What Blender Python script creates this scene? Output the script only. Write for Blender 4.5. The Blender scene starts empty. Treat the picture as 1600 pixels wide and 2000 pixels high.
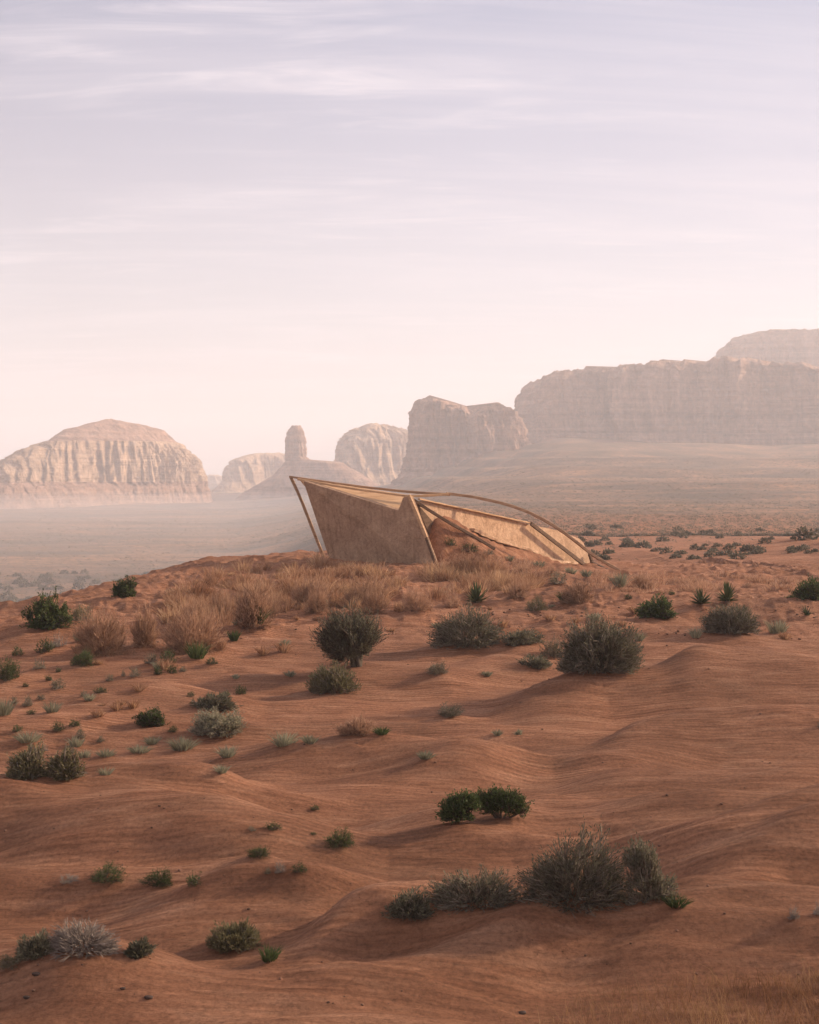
import bpy, math, random
import numpy as np
from mathutils import Vector

# ------------------------------------------------------------------ camera, sky, sun, exposure
S = bpy.context.scene
COL = S.collection
FPX, HX, HY, CAMZ = 2747.0, 800.0, 925.0, 4.0      # focal length and horizon in photo pixels, eye height

cam = bpy.data.cameras.new('camera')
cam.sensor_fit = 'VERTICAL'; cam.sensor_height = 24.0
cam.lens = 24.0 * FPX / 2000.0
cam.shift_y = -0.0375
cam.clip_start = 0.1; cam.clip_end = 30000
camo = bpy.data.objects.new('camera', cam); COL.objects.link(camo)
camo.location = (0, 0, CAMZ); camo.rotation_euler = (math.radians(90), 0, 0)
S.camera = camo

SUN_AZ, SUN_EL = math.radians(69), math.radians(22)
sv = Vector((math.sin(SUN_AZ) * math.cos(SUN_EL), math.cos(SUN_AZ) * math.cos(SUN_EL), math.sin(SUN_EL)))
sl = bpy.data.lights.new('sun', 'SUN'); sl.energy = 4.6; sl.angle = math.radians(2.5); sl.color = (1.0, 0.76, 0.54)
so = bpy.data.objects.new('sun', sl); COL.objects.link(so)
so.rotation_euler = sv.to_track_quat('Z', 'Y').to_euler()

W = bpy.data.worlds.new("World"); S.world = W; W.use_nodes = True
wn, wl = W.node_tree.nodes, W.node_tree.links
wn.clear()
def N(nodes, t, **kw):
    n = nodes.new(t)
    for k, v in kw.items():
        setattr(n, k, v)
    return n
def ramp(nodes, stops, interp='LINEAR'):
    r = nodes.new('ShaderNodeValToRGB'); r.color_ramp.interpolation = interp
    el = r.color_ramp.elements
    while len(el) < len(stops): el.new(0.5)
    for e, (p, c) in zip(el, stops):
        e.position = p
        e.color = (c, c, c, 1) if isinstance(c, (int, float)) else (*c, 1)
    return r
def mixc(nodes, links, f, a, b, mode='MIX'):
    m = nodes.new('ShaderNodeMix'); m.data_type = 'RGBA'; m.blend_type = mode
    for sock, v in ((m.inputs[0], f), (m.inputs[6], a), (m.inputs[7], b)):
        if hasattr(v, 'links'): links.new(v, sock)
        elif isinstance(v, (int, float)): sock.default_value = v
        else: sock.default_value = (*v, 1)
    return m.outputs[2]
def mth(nodes, links, op, a, b=None, clamp=False):
    m = nodes.new('ShaderNodeMath'); m.operation = op; m.use_clamp = clamp
    for i, v in enumerate((a, b)):
        if v is None: continue
        if hasattr(v, 'links'): links.new(v, m.inputs[i])
        else: m.inputs[i].default_value = v
    return m.outputs[0]

sky = N(wn, 'ShaderNodeTexSky', sky_type='NISHITA', sun_disc=False)
sky.sun_elevation = SUN_EL; sky.sun_rotation = SUN_AZ
sky.air_density = 1.0; sky.dust_density = 2.0; sky.ozone_density = 1.6
tc = N(wn, 'ShaderNodeTexCoord')
sep = N(wn, 'ShaderNodeSeparateXYZ'); wl.new(tc.outputs['Generated'], sep.inputs[0])
zc = mth(wn, wl, 'MAXIMUM', sep.outputs[2], 0.0)
# thin high veil of cloud lit by the low sun: pale pink near the horizon, lavender higher, brightened overhead as added fill light
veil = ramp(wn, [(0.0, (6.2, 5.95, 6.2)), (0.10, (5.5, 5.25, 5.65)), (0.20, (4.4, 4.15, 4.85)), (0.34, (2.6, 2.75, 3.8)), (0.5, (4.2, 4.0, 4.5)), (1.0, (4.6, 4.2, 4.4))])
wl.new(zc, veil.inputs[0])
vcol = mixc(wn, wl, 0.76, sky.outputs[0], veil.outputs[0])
# the veil is brighter toward the sun's side, with fill added behind the camera
dt = N(wn, 'ShaderNodeVectorMath', operation='DOT_PRODUCT'); wl.new(tc.outputs['Generated'], dt.inputs[0]); dt.inputs[1].default_value = sv
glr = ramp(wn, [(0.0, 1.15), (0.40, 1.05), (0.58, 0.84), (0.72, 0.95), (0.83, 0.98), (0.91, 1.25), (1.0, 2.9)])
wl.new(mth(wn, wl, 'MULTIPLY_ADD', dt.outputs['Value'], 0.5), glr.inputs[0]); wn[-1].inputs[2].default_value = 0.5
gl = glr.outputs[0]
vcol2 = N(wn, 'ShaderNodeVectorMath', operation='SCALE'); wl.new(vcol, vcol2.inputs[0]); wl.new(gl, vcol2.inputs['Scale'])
# cirrus streaks on a plane overhead
zd = mth(wn, wl, 'ADD', zc, 0.12)
cx = mth(wn, wl, 'DIVIDE', sep.outputs[0], zd); cy = mth(wn, wl, 'DIVIDE', sep.outputs[1], zd)
cmb = N(wn, 'ShaderNodeCombineXYZ'); wl.new(cx, cmb.inputs[0]); wl.new(cy, cmb.inputs[1])
def cirrus(rot, sc, loc, lo, hi, detail=9):
    mp = N(wn, 'ShaderNodeMapping'); mp.inputs['Rotation'].default_value = (0, 0, rot)
    mp.inputs['Scale'].default_value = sc; mp.inputs['Location'].default_value = loc
    wl.new(cmb.outputs[0], mp.inputs[0])
    nz = N(wn, 'ShaderNodeTexNoise'); nz.inputs['Scale'].default_value = 1.0; nz.inputs['Detail'].default_value = detail
    nz.inputs['Roughness'].default_value = 0.62; nz.inputs['Distortion'].default_value = 0.9
    wl.new(mp.outputs[0], nz.inputs['Vector'])
    r = ramp(wn, [(lo, 0.0), (hi, 1.0)], 'EASE'); wl.new(nz.outputs[0], r.inputs[0])
    return r.outputs[0]
c1 = cirrus(math.radians(20), (2.0, 9.0, 1), (3.1, 1.7, 0), 0.44, 0.82)
c2 = cirrus(math.radians(-6), (0.9, 1.1, 1), (7.3, 4.1, 0), 0.42, 0.62, 4)
cm = mth(wn, wl, 'MULTIPLY', c1, c2)
cm = mth(wn, wl, 'MULTIPLY_ADD', cm, 0.55); wn[-1].inputs[2].default_value = 0.0
c3 = cirrus(math.radians(-8), (0.5, 2.2, 1), (1.2, 9.0, 0), 0.42, 0.70, 8)
cm = mth(wn, wl, 'ADD', cm, mth(wn, wl, 'MULTIPLY', c3, 0.26), True)
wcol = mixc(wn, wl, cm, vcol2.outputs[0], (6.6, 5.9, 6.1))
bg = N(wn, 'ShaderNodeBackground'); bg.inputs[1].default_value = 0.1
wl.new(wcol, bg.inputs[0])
wo = N(wn, 'ShaderNodeOutputWorld'); wl.new(bg.outputs[0], wo.inputs[0])

S.view_settings.view_transform = 'Standard'; S.view_settings.look = 'None'
S.view_settings.exposure = 0.72; S.view_settings.gamma = 1.0
S.cycles.volume_bounces = 3
S.cycles.max_bounces = 6

# ------------------------------------------------------------------ numeric helpers
def hsh(ix, iy, iz, seed):
    h = (ix.astype(np.int64) * 374761393 + iy.astype(np.int64) * 668265263 + iz.astype(np.int64) * 2147483647 + seed * 1274126177) & 0xFFFFFFFF
    h = ((h ^ (h >> 13)) * 1274126177) & 0xFFFFFFFF
    h = ((h ^ (h >> 16)) * 2246822519) & 0xFFFFFFFF
    return ((h ^ (h >> 15)) & 0xFFFFFF) / float(0xFFFFFF)
def noise3(x, y, z, seed=0):
    x, y, z = np.broadcast_arrays(np.asarray(x, float), np.asarray(y, float), np.asarray(z, float))
    ix, iy, iz = np.floor(x), np.floor(y), np.floor(z)
    fx, fy, fz = x - ix, y - iy, z - iz
    fx, fy, fz = (t * t * t * (t * (t * 6 - 15) + 10) for t in (fx, fy, fz))
    r = 0
    for dx in (0, 1):
        for dy in (0, 1):
            for dz in (0, 1):
                w = (fx if dx else 1 - fx) * (fy if dy else 1 - fy) * (fz if dz else 1 - fz)
                r = r + w * hsh(ix + dx, iy + dy, iz + dz, seed)
    return r * 2 - 1
def noise2(x, y, seed=0):
    x, y = np.broadcast_arrays(np.asarray(x, float), np.asarray(y, float))
    ix, iy = np.floor(x), np.floor(y)
    fx, fy = x - ix, y - iy
    fx, fy = (t * t * t * (t * (t * 6 - 15) + 10) for t in (fx, fy))
    z = np.zeros_like(ix); r = 0
    for dx in (0, 1):
        for dy in (0, 1):
            w = (fx if dx else 1 - fx) * (fy if dy else 1 - fy)
            r = r + w * hsh(ix + dx, iy + dy, z, seed)
    return r * 2 - 1
def fbm2(x, y, seed=0, o=4, g=0.5):
    r, a, c, s = 0, 1, 1, 0
    for i in range(o):
        r = r + a * noise2(np.asarray(x) * c + 17.3 * i, np.asarray(y) * c - 9.1 * i, seed + i); s += a; a *= g; c *= 2.03
    return r / s
def fbm3(x, y, z, seed=0, o=4, g=0.5):
    r, a, c, s = 0, 1, 1, 0
    for i in range(o):
        r = r + a * noise3(x * c + 17.3 * i, y * c - 9.1 * i, z * c, seed + i); s += a; a *= g; c *= 2.03
    return r / s
def sst(a, b, x):
    t = np.clip((np.asarray(x, float) - a) / (b - a), 0, 1); return t * t * (3 - 2 * t)
def curve(xs, ys):
    xs, ys = np.array(xs, float), np.array(ys, float)
    d = np.diff(ys) / np.diff(xs); m = np.zeros(len(xs))
    m[1:-1] = np.where(d[:-1] * d[1:] > 0, 2 * d[:-1] * d[1:] / (d[:-1] + d[1:] + 1e-12), 0); m[0] = d[0]; m[-1] = d[-1]
    def f(x):
        x = np.clip(np.asarray(x, float), xs[0], xs[-1])
        i = np.clip(np.searchsorted(xs, x, side='right') - 1, 0, len(xs) - 2)
        h = xs[i + 1] - xs[i]; t = (x - xs[i]) / h
        return ((2 * t**3 - 3 * t**2 + 1) * ys[i] + (t**3 - 2 * t**2 + t) * h * m[i]
                + (-2 * t**3 + 3 * t**2) * ys[i + 1] + (t**3 - t**2) * h * m[i + 1])
    return f

# ------------------------------------------------------------------ terrain height
hNear = curve([-50, 0, 6, 9, 11, 15, 22, 31, 40, 49, 57, 66, 120], [4.2, 4.2, 4.25, 4.35, 4.45, 4.6, 4.6, 4.38, 4.16, 3.98, 3.76, 3.85, 4.0])
hRight = curve([-50, 0, 57, 66, 80, 100, 150, 250, 400, 600, 800, 1100, 3000, 9000], [4.2, 4.2, 3.78, 4.05, 4.95, 5.5, 6.8, 8.8, 10.2, 11.0, 11.5, 11.5, 11, 11])
hRise = curve([0, 450, 600, 800, 1000, 1200, 1350, 1700, 9000], [0, 0, 3, 9, 17, 30, 43, 47, 47])
hPlain = curve([0, 250, 400, 800, 1200, 1600, 2600, 5000, 9000], [29, 29.5, 31, 33, 33, 31.5, 29, 26, 25])
DCr = curve([-900, 0, 130, 270, 400, 520, 700, 2600], [30, 40, 45, 51, 57, 63, 70, 76])
AX, AY = np.array([0.45, 56.5]), np.array([7.95, 64.9])        # line of the long back wall in plan
WT = (AY - AX) / np.linalg.norm(AY - AX); WNRM = np.array([WT[1], -WT[0]])
mAmp = curve([-0.4, 0.02, 0.06, 0.11, 0.345, 0.684, 1.0, 1.2], [0.0, 0.0, 1.3, 1.72, 1.25, 0.66, 0.05, 0.0])
RIDGES = []
def base_h(X, Y):
    D = np.maximum(Y, 4.0)
    px = np.clip(HX + FPX * X / D, -900, 2600)
    hn = hNear(Y)
    dc = DCr(px)
    hc = hNear(dc); g = np.maximum(Y - dc, 0)
    hl = np.where(Y < dc, hn, hc + 0.155 * g * g / (g + 9.0))
    pl = hPlain(Y); k = 3.0
    hl = -k * np.log(np.exp(-np.clip(hl / k, -50, 50)) + np.exp(-pl / k)) # soft minimum
    hr = np.where(Y < 57, hn, hRight(Y)) + 0.42 * sst(880, 1180, px) * sst(46, 60, Y)
    e = hRise(Y) * sst(700, 1120, px) * (1 + .26 * fbm2(X * 0.0055, Y * 0.001, 49, 3))
    ew = np.maximum(e + 3.0 * sst(2, 9, e) * fbm2(X * 0.006, Y * 0.006, 47, 3), 0) / 8.0; ef = ew - np.floor(ew)
    hr = hr - (e * .2 + .8 * 8.0 * (np.floor(ew) + sst(.4, .85, ef)))
    s = sst(430, 860, px)
    return hl * (1 - s) + hr * s
HUM = []
def H(X, Y, fine=True):
    X, Y = np.asarray(X, float), np.asarray(Y, float)
    h = base_h(X, Y)
    z = CAMZ - h
    shp = z.shape; z, X, Y = z.reshape(-1).copy(), np.broadcast_to(X, shp).reshape(-1), np.broadcast_to(Y, shp).reshape(-1)
    for (xa, xb, yl, yh, yc, am, wf, wb) in RIDGES:
        m = np.nonzero((X > xa - 1.6) & (X < xb + 1.6) & (Y > yl - 2 * wf - 1) & (Y < yh + wb + 1))[0]
        if not len(m): continue
        x_, y_ = X[m], Y[m]
        a = am(x_) * sst(xa - 1.6, xa + 1.2, x_) * sst(xb + 1.6, xb - 1.2, x_)
        d = y_ - yc(x_) + 0.16 * wf * noise2(x_ * 0.5 / max(wf, 1), y_ * 0.3, 77)
        p = np.where(d < 0, 0.5 + 0.5 * np.cos(np.pi * np.clip(-d / (1.9 * wf), 0, 1)), 0.5 + 0.5 * np.cos(np.pi * np.clip(d / (0.7 * wb), 0, 1)))
        z[m] += 1.7 * a * p
    z, X, Y = z.reshape(shp), X.reshape(shp), Y.reshape(shp)
    near = sst(95, 60, Y)
    # long low undulations of blown sand
    def swell(sy, sx, warp, sc, seed):      # sand waves: a long face toward the viewer, a short lee side behind the crest
        v = sy * Y + sx * X + warp * noise2(X * sc, Y * sc, seed) + 0.3 * warp * noise2(X * sc * 2.7, Y * sc * 2.7, seed + 1)
        c = np.floor(v); f_ = v - c
        am = np.clip(0.35 + 1.1 * noise2(X * sc * 1.3, c * 7.31 + 0.5, seed + 2), 0, 1)
        return am * sst(0.0, 0.80, f_) * (1 - sst(0.82, 1.0, f_))
    z = z + near * (0.10 * fbm2(X * 0.16 + 0.05 * Y, Y * 0.42, 3, 2) + 0.27 * swell(.36, .05, .7, .12, 9) + 0.10 * swell(.85, -.08, .8, .26, 19) + 0.035 * swell(2.1, .22, .8, .7, 29))
    hum = sst(30, 45, Y) * sst(95, 70, Y)
    z = z + hum * (0.10 * fbm2(X * 1.1, Y * 1.1, 31, 3) + 0.05 * (1 - np.abs(fbm2(X * 2.4, Y * 2.4, 33, 2)) * 3))
    far = sst(70, 140, Y)
    z = z + far * (0.9 * fbm2(X * 0.02, Y * 0.03, 21, 4) * sst(60, 300, Y) + 0.25 * fbm2(X * 0.12, Y * 0.16, 22, 3))
    vf = sst(350, 800, Y) * sst(5000, 2000, Y)
    z = z + vf * (2.2 * fbm2(X * 0.004, Y * 0.022, 41, 4))
    # bank of sand drifted inside the shelter against its long wall
    rx, ry = X - AX[0], Y - AX[1]
    t = (rx * WT[0] + ry * WT[1]) / 9.22
    q = rx * WNRM[0] + ry * WNRM[1]
    z = z + mAmp(t) * np.where(q > 0, sst(1.0 + 1.3 * sst(.05, .35, t), 0.1, q), sst(-1.0, -0.1, q)) * np.where((t > -0.45) & (t < 1.25), 1, 0)
    if fine and HUM:
        z = np.array(z, float, ndmin=1); Xa, Ya = np.atleast_1d(X), np.atleast_1d(Y)
        for (hx, hy, hb, hr_) in HUM:
            m = (np.abs(Xa - hx) < 3 * hr_) & (np.abs(Ya - hy) < 3.3 * hr_)
            if m.any(): z[m] += hb * np.exp(-((Xa[m] - hx) ** 2 + (Ya[m] - hy) ** 2 * .8) / (hr_ * hr_))
        z = z.reshape(np.shape(X))
    if fine:
        z = z + near * 0.030 * fbm2(X * 0.7, Y * 2.6 + .5 * X, 55, 2)
    return z
GP, GD = np.arange(-260, 1881, 6.0), np.geomspace(6.0, 2500.0, 1500)
GRID = []
def ray_hit(px, row, dmin=6.0, dmax=2500.0, n=0):
    if not GRID:
        A_, B_ = np.meshgrid(GP, GD, indexing='ij'); GRID.append(H((A_ - HX) / FPX * B_, B_, False))
    t = (np.clip(px, GP[0], GP[-1] - 1) - GP[0]) / 6.0; i = int(t); t -= i
    z = GRID[0][i] * (1 - t) + GRID[0][i + 1] * t
    d = np.where(GD < dmin, -1, z - (CAMZ - (row - HY) / FPX * GD)); d = np.where(GD > dmax, -1, d)
    k = int(np.argmax(d > 0))
    if d[k] <= 0: return None
    if k == 0 or GD[k - 1] < dmin: return float(GD[k])
    u = -d[k - 1] / (d[k] - d[k - 1]); return float(GD[k - 1] + u * (GD[k] - GD[k - 1]))
def ridge(pts, wf, wb):
    xs, ys, am = [], [], []
    for (px, row, a) in pts:
        D = np.geomspace(6, 200, 4000); X = (px - HX) / FPX * D
        r = HY + FPX * (base_h(X, D) - a) / D
        i = int(np.argmin(np.abs(r - row))); xs.append(X[i]); ys.append(D[i]); am.append(a)
    o = np.argsort(xs); X_ = np.array(xs)[o]; RIDGES.append((X_[0], X_[-1], min(ys), max(ys), curve(X_, np.array(ys)[o]), curve(X_, np.array(am)[o]), wf, wb))
ridge([(-300, 1612, .15), (0, 1604, .26), (150, 1600, .34), (290, 1596, .38), (420, 1612, .34), (560, 1650, .22), (760, 1705, .0)], 1.0, 2.4)
ridge([(-300, 1735, .12), (0, 1726, .14), (250, 1726, .16), (430, 1722, .22), (620, 1728, .18), (900, 1760, .05), (1000, 1765, 0)], .55, 1.3)
ridge([(150, 1800, 0), (330, 1775, .14), (480, 1752, .22), (600, 1752, .22), (720, 1775, .10), (800, 1795, 0)], .8, .7)
ridge([(-300, 1890, .15), (0, 1884, .18), (150, 1876, .24), (270, 1888, .2), (430, 1925, .08), (560, 1945, 0)], .9, 1.2)
ridge([(560, 1880, 0), (760, 1822, .14), (900, 1795, .22), (1150, 1776, .26), (1330, 1776, .26), (1450, 1790, .16), (1560, 1800, 0)], .95, 1.4)
ridge([(1050, 1905, 0), (1250, 1868, .10), (1400, 1838, .17), (1600, 1800, .30), (1900, 1770, .35), (2100, 1760, 0)], 1.0, 1.5)
ridge([(1000, 1690, 0), (1150, 1640, .12), (1300, 1612, .22), (1600, 1592, .28), (2000, 1590, .2)], 1.5, 1.8)
ridge([(1180, 1730, 0), (1300, 1712, .10), (1480, 1690, .16), (1700, 1675, .2), (2000, 1675, .1)], .8, 1.2)
ridge([(1000, 1500, 0), (1150, 1486, .15), (1260, 1450, .26), (1380, 1428, .32), (1600, 1424, .36), (2000, 1424, .3)], 1.6, 1.8)
ridge([(900, 1590, 0), (1030, 1575, .06), (1200, 1552, .14), (1400, 1535, .2), (1700, 1530, .2), (2000, 1530, .1)], 1.1, 1.6)
ridge([(1180, 1385, 0), (1285, 1350, .22), (1380, 1306, .50), (1480, 1303, .52), (1700, 1328, .34), (1950, 1350, 0)], 2.0, 2.6)
ridge([(950, 1385, 0), (1060, 1352, .2), (1180, 1325, .3), (1290, 1318, .22), (1400, 1330, 0)], 1.8, 2.0)
ridge([(-300, 1545, .1), (0, 1540, .16), (120, 1530, .2), (240, 1536, .24), (400, 1560, .16), (560, 1605, 0)], 1.2, 2.0)
ridge([(-200, 1400, .1), (0, 1396, .1), (200, 1378, .16), (320, 1362, .2), (430, 1376, .1), (520, 1390, 0)], 1.5, 2.4)
ridge([(380, 1500, 0), (620, 1478, .14), (850, 1492, .18), (1000, 1520, .06), (1080, 1530, 0)], 1.2, 2.2)
ridge([(620, 1290, .0), (700, 1318, .10), (860, 1322, .14), (1000, 1300, .1), (1080, 1290, 0)], 1.2, 2.2)
ridge([(430, 1900, 0), (560, 1868, .10), (700, 1815, .16), (850, 1784, .14), (960, 1770, 0)], .6, .9)
ridge([(260, 1965, 0), (420, 1948, .08), (700, 1912, .15), (950, 1880, .14), (1150, 1850, .06), (1250, 1838, 0)], .7, .9)
ridge([(1180, 1690, 0), (1320, 1672, .12), (1450, 1648, .2), (1600, 1625, .22), (1900, 1610, .2)], .8, 1.0)
ridge([(1250, 1790, 0), (1380, 1752, .10), (1500, 1722, .16), (1640, 1688, .2), (1900, 1660, .2)], .7, 1.0)
ridge([(250, 1560, 0), (380, 1572, .08), (520, 1586, .10), (700, 1600, 0)], .6, 1.2)
ridge([(560, 1560, 0), (700, 1545, .08), (880, 1525, .12), (1000, 1512, .08), (1100, 1500, 0)], .7, 1.2)
ridge([(700, 1640, 0), (880, 1622, .12), (980, 1618, .16), (1100, 1640, .06), (1180, 1660, 0)], .9, 1.5)
ridge([(1000, 1100, 0), (1130, 1082, .3), (1260, 1086, .36), (1400, 1098, .28), (1520, 1118, .06), (1600, 1120, 0)], 9, 9)
ridge([(1240, 1098, 0), (1420, 1074, .5), (1600, 1066, .8), (1900, 1064, .8)], 16, 16)

def P(px, row, D):
    return Vector(((px - HX) / FPX * D, D, CAMZ - (row - HY) / FPX * D))

# ------------------------------------------------------------------ mesh helpers
def mesh_np(name, V, F, smooth=False, mats=None):
    V = np.ascontiguousarray(V, dtype=np.float32); F = np.ascontiguousarray(F, dtype=np.int32)
    me = bpy.data.meshes.new(name)
    me.vertices.add(len(V)); me.vertices.foreach_set('co', V.ravel())
    n, k = F.shape
    me.loops.add(n * k); me.loops.foreach_set('vertex_index', F.ravel())
    me.polygons.add(n); me.polygons.foreach_set('loop_start', np.arange(0, n * k, k, dtype=np.int32))
    if smooth: me.polygons.foreach_set('use_smooth', np.ones(n, dtype=bool))
    if mats is not None: me.polygons.foreach_set('material_index', np.asarray(mats, dtype=np.int32))
    me.update(calc_edges=True)
    return me
def link(name, me, mat=None, parent=None):
    o = bpy.data.objects.new(name, me); COL.objects.link(o)
    if mat is not None:
        for m in (mat if isinstance(mat, (list, tuple)) else [mat]): me.materials.append(m)
    if parent is not None: o.parent = parent
    return o
def tag(o, label=None, cat=None, group=None, kind=None):
    if label: o['label'] = label
    if cat: o['category'] = cat
    if group: o['group'] = group
    if kind: o['kind'] = kind
    return o
def empty(name, loc=(0, 0, 0), rz=0.0):
    o = bpy.data.objects.new(name, None); COL.objects.link(o); o.location = loc; o.rotation_euler = (0, 0, rz); o.empty_display_size = 0.2
    return o

# ------------------------------------------------------------------ materials
def newmat(name):
    m = bpy.data.materials.new(name); m.use_nodes = True
    nt = m.node_tree; b = nt.nodes['Principled BSDF']
    b.inputs['Specular IOR Level'].default_value = 0.15; b.inputs['Roughness'].default_value = 0.9
    return m, nt.nodes, nt.links, b
def tnoise(n, l, vec, scale, detail=4, rough=0.55, dist=0.0):
    t = N(n, 'ShaderNodeTexNoise'); t.inputs['Scale'].default_value = scale; t.inputs['Detail'].default_value = detail
    t.inputs['Roughness'].default_value = rough; t.inputs['Distortion'].default_value = dist
    if vec is not None: l.new(vec, t.inputs['Vector'])
    return t.outputs[0]
def mapping(n, l, vec, sc, rot=(0, 0, 0)):
    mp = N(n, 'ShaderNodeMapping'); mp.inputs['Scale'].default_value = sc; mp.inputs['Rotation'].default_value = rot
    l.new(vec, mp.inputs[0]); return mp.outputs[0]
def bump(n, l, h, strength, dist, prev=None):
    b = N(n, 'ShaderNodeBump'); b.inputs['Strength'].default_value = strength; b.inputs['Distance'].default_value = dist
    l.new(h, b.inputs['Height'])
    if prev is not None: l.new(prev, b.inputs['Normal'])
    return b.outputs[0]

def mat_ground():
    m, n, l, b = newmat('red_sand')
    pos = N(n, 'ShaderNodeTexCoord').outputs['Object']
    at = N(n, 'ShaderNodeAttribute'); at.attribute_name = 'plain'
    pf = at.outputs['Fac']
    n1 = tnoise(n, l, pos, 0.35, 5, 0.6)
    n2 = tnoise(n, l, mapping(n, l, pos, (0.5, 2.2, 1.0)), 1.4, 6, 0.65, 0.6)
    n3 = tnoise(n, l, pos, 20.0, 5, 0.8)
    r1 = ramp(n, [(0.34, (0.275, 0.119, 0.064)), (0.52, (0.365, 0.168, 0.093)), (0.66, (0.45, 0.226, 0.132))]); l.new(n2, r1.inputs[0])
    r2 = ramp(n, [(0.32, 0.74), (0.68, 1.16)]); l.new(n1, r2.inputs[0])
    c = mixc(n, l, 1.0, r1.outputs[0], r2.outputs[0], 'MULTIPLY')
    # dark grit lying in the sand
    vo = N(n, 'ShaderNodeTexVoronoi'); vo.inputs['Scale'].default_value = 9.0; l.new(pos, vo.inputs['Vector'])
    gr = ramp(n, [(0.04, 0.55), (0.10, 1.0)]); l.new(vo.outputs['Distance'], gr.inputs[0])
    gm = ramp(n, [(0.50, 0.0), (0.62, 1.0)]); l.new(tnoise(n, l, pos, 0.9, 3), gm.inputs[0])
    g2 = mixc(n, l, gm.outputs[0], (1, 1, 1), gr.outputs[0])
    c = mixc(n, l, 1.0, c, g2, 'MULTIPLY')
    r3 = ramp(n, [(0.34, 0.66), (0.5, 1.0), (0.66, 1.26)]); l.new(n3, r3.inputs[0])
    c = mixc(n, l, 1.0, c, r3.outputs[0], 'MULTIPLY')
    # the far plain: paler soil dotted with low scrub
    q1 = tnoise(n, l, mapping(n, l, pos, (0.012, 0.024, 0.02)), 1.0, 9, 0.72)
    q2 = tnoise(n, l, pos, 0.35, 6, 0.75)
    pc = ramp(n, [(0.40, (0.10, 0.068, 0.048)), (0.5, (0.20, 0.115, 0.072)), (0.60, (0.33, 0.175, 0.10))]); l.new(q1, pc.inputs[0])
    sc = ramp(n, [(0.44, 0.0), (0.60, 1.0)]); l.new(q2, sc.inputs[0])
    pc2 = mixc(n, l, mth(n, l, 'MULTIPLY', sc.outputs[0], 0.8), pc.outputs[0], (0.10, 0.085, 0.06))
    c = mixc(n, l, pf, c, pc2)
    l.new(c, b.inputs['Base Color'])
    # wind ripples and grain
    w = N(n, 'ShaderNodeTexWave', wave_type='BANDS', bands_direction='Y', wave_profile='SIN')
    w.inputs['Scale'].default_value = 2.1; w.inputs['Distortion'].default_value = 9.0; w.inputs['Detail'].default_value = 4.0
    w.inputs['Detail Scale'].default_value = 1.3; w.inputs['Detail Roughness'].default_value = 0.62
    l.new(mapping(n, l, pos, (0.35, 1.0, 0.5), (0, 0, math.radians(6))), w.inputs['Vector'])
    st = tnoise(n, l, mapping(n, l, pos, (1.0, 5.0, 1.0), (0, 0, math.radians(9))), 3.6, 8, 0.74, 0.5)
    hsum = mth(n, l, 'ADD', mth(n, l, 'MULTIPLY', w.outputs[0], 0.20), st)
    nb = bump(n, l, hsum, 1.0, 0.10)
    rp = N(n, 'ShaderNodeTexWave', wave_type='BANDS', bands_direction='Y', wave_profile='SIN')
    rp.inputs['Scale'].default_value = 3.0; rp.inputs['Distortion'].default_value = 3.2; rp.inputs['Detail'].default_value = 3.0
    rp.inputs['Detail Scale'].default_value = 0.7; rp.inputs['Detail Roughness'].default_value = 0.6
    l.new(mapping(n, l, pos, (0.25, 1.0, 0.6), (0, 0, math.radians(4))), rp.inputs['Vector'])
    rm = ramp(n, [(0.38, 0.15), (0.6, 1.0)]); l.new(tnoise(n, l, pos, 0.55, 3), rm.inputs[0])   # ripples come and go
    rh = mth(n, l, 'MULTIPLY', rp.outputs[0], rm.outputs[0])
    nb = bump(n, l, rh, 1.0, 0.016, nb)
    # heavy grains in the troughs; ripple shading is put into the colour too
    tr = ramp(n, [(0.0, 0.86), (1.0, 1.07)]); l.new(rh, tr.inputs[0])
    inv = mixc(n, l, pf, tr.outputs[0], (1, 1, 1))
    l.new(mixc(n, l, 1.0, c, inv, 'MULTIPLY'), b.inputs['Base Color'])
    nb = bump(n, l, tnoise(n, l, pos, 16.0, 6, 0.8), 0.9, 0.04, nb)
    l.new(nb, b.inputs['Normal'])
    return m
def mat_rock(name, c0, c1, c2):
    m, n, l, b = newmat(name)
    pos = N(n, 'ShaderNodeTexCoord').outputs['Object']
    s1 = tnoise(n, l, mapping(n, l, pos, (0.004, 0.004, 0.16)), 1.0, 8, 0.7)
    s2 = tnoise(n, l, mapping(n, l, pos, (0.09, 0.09, 0.008)), 1.0, 7, 0.7, 0.4)
    s3 = tnoise(n, l, pos, 0.12, 8, 0.72)
    r = ramp(n, [(0.36, c0), (0.5, c1), (0.64, c2)]); l.new(mth(n, l, 'ADD', mth(n, l, 'MULTIPLY', s1, 0.55), mth(n, l, 'MULTIPLY', s2, 0.45)), r.inputs[0])
    v = ramp(n, [(0.36, 0.7), (0.64, 1.2)]); l.new(s3, v.inputs[0])
    l.new(mixc(n, l, 1.0, r.outputs[0], v.outputs[0], 'MULTIPLY'), b.inputs['Base Color'])
    nb = bump(n, l, s2, 1.0, 9.0)
    nb = bump(n, l, s1, 0.8, 5.0, nb)
    nb = bump(n, l, s3, 0.8, 4.0, nb)
    l.new(nb, b.inputs['Normal'])
    return m
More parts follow.
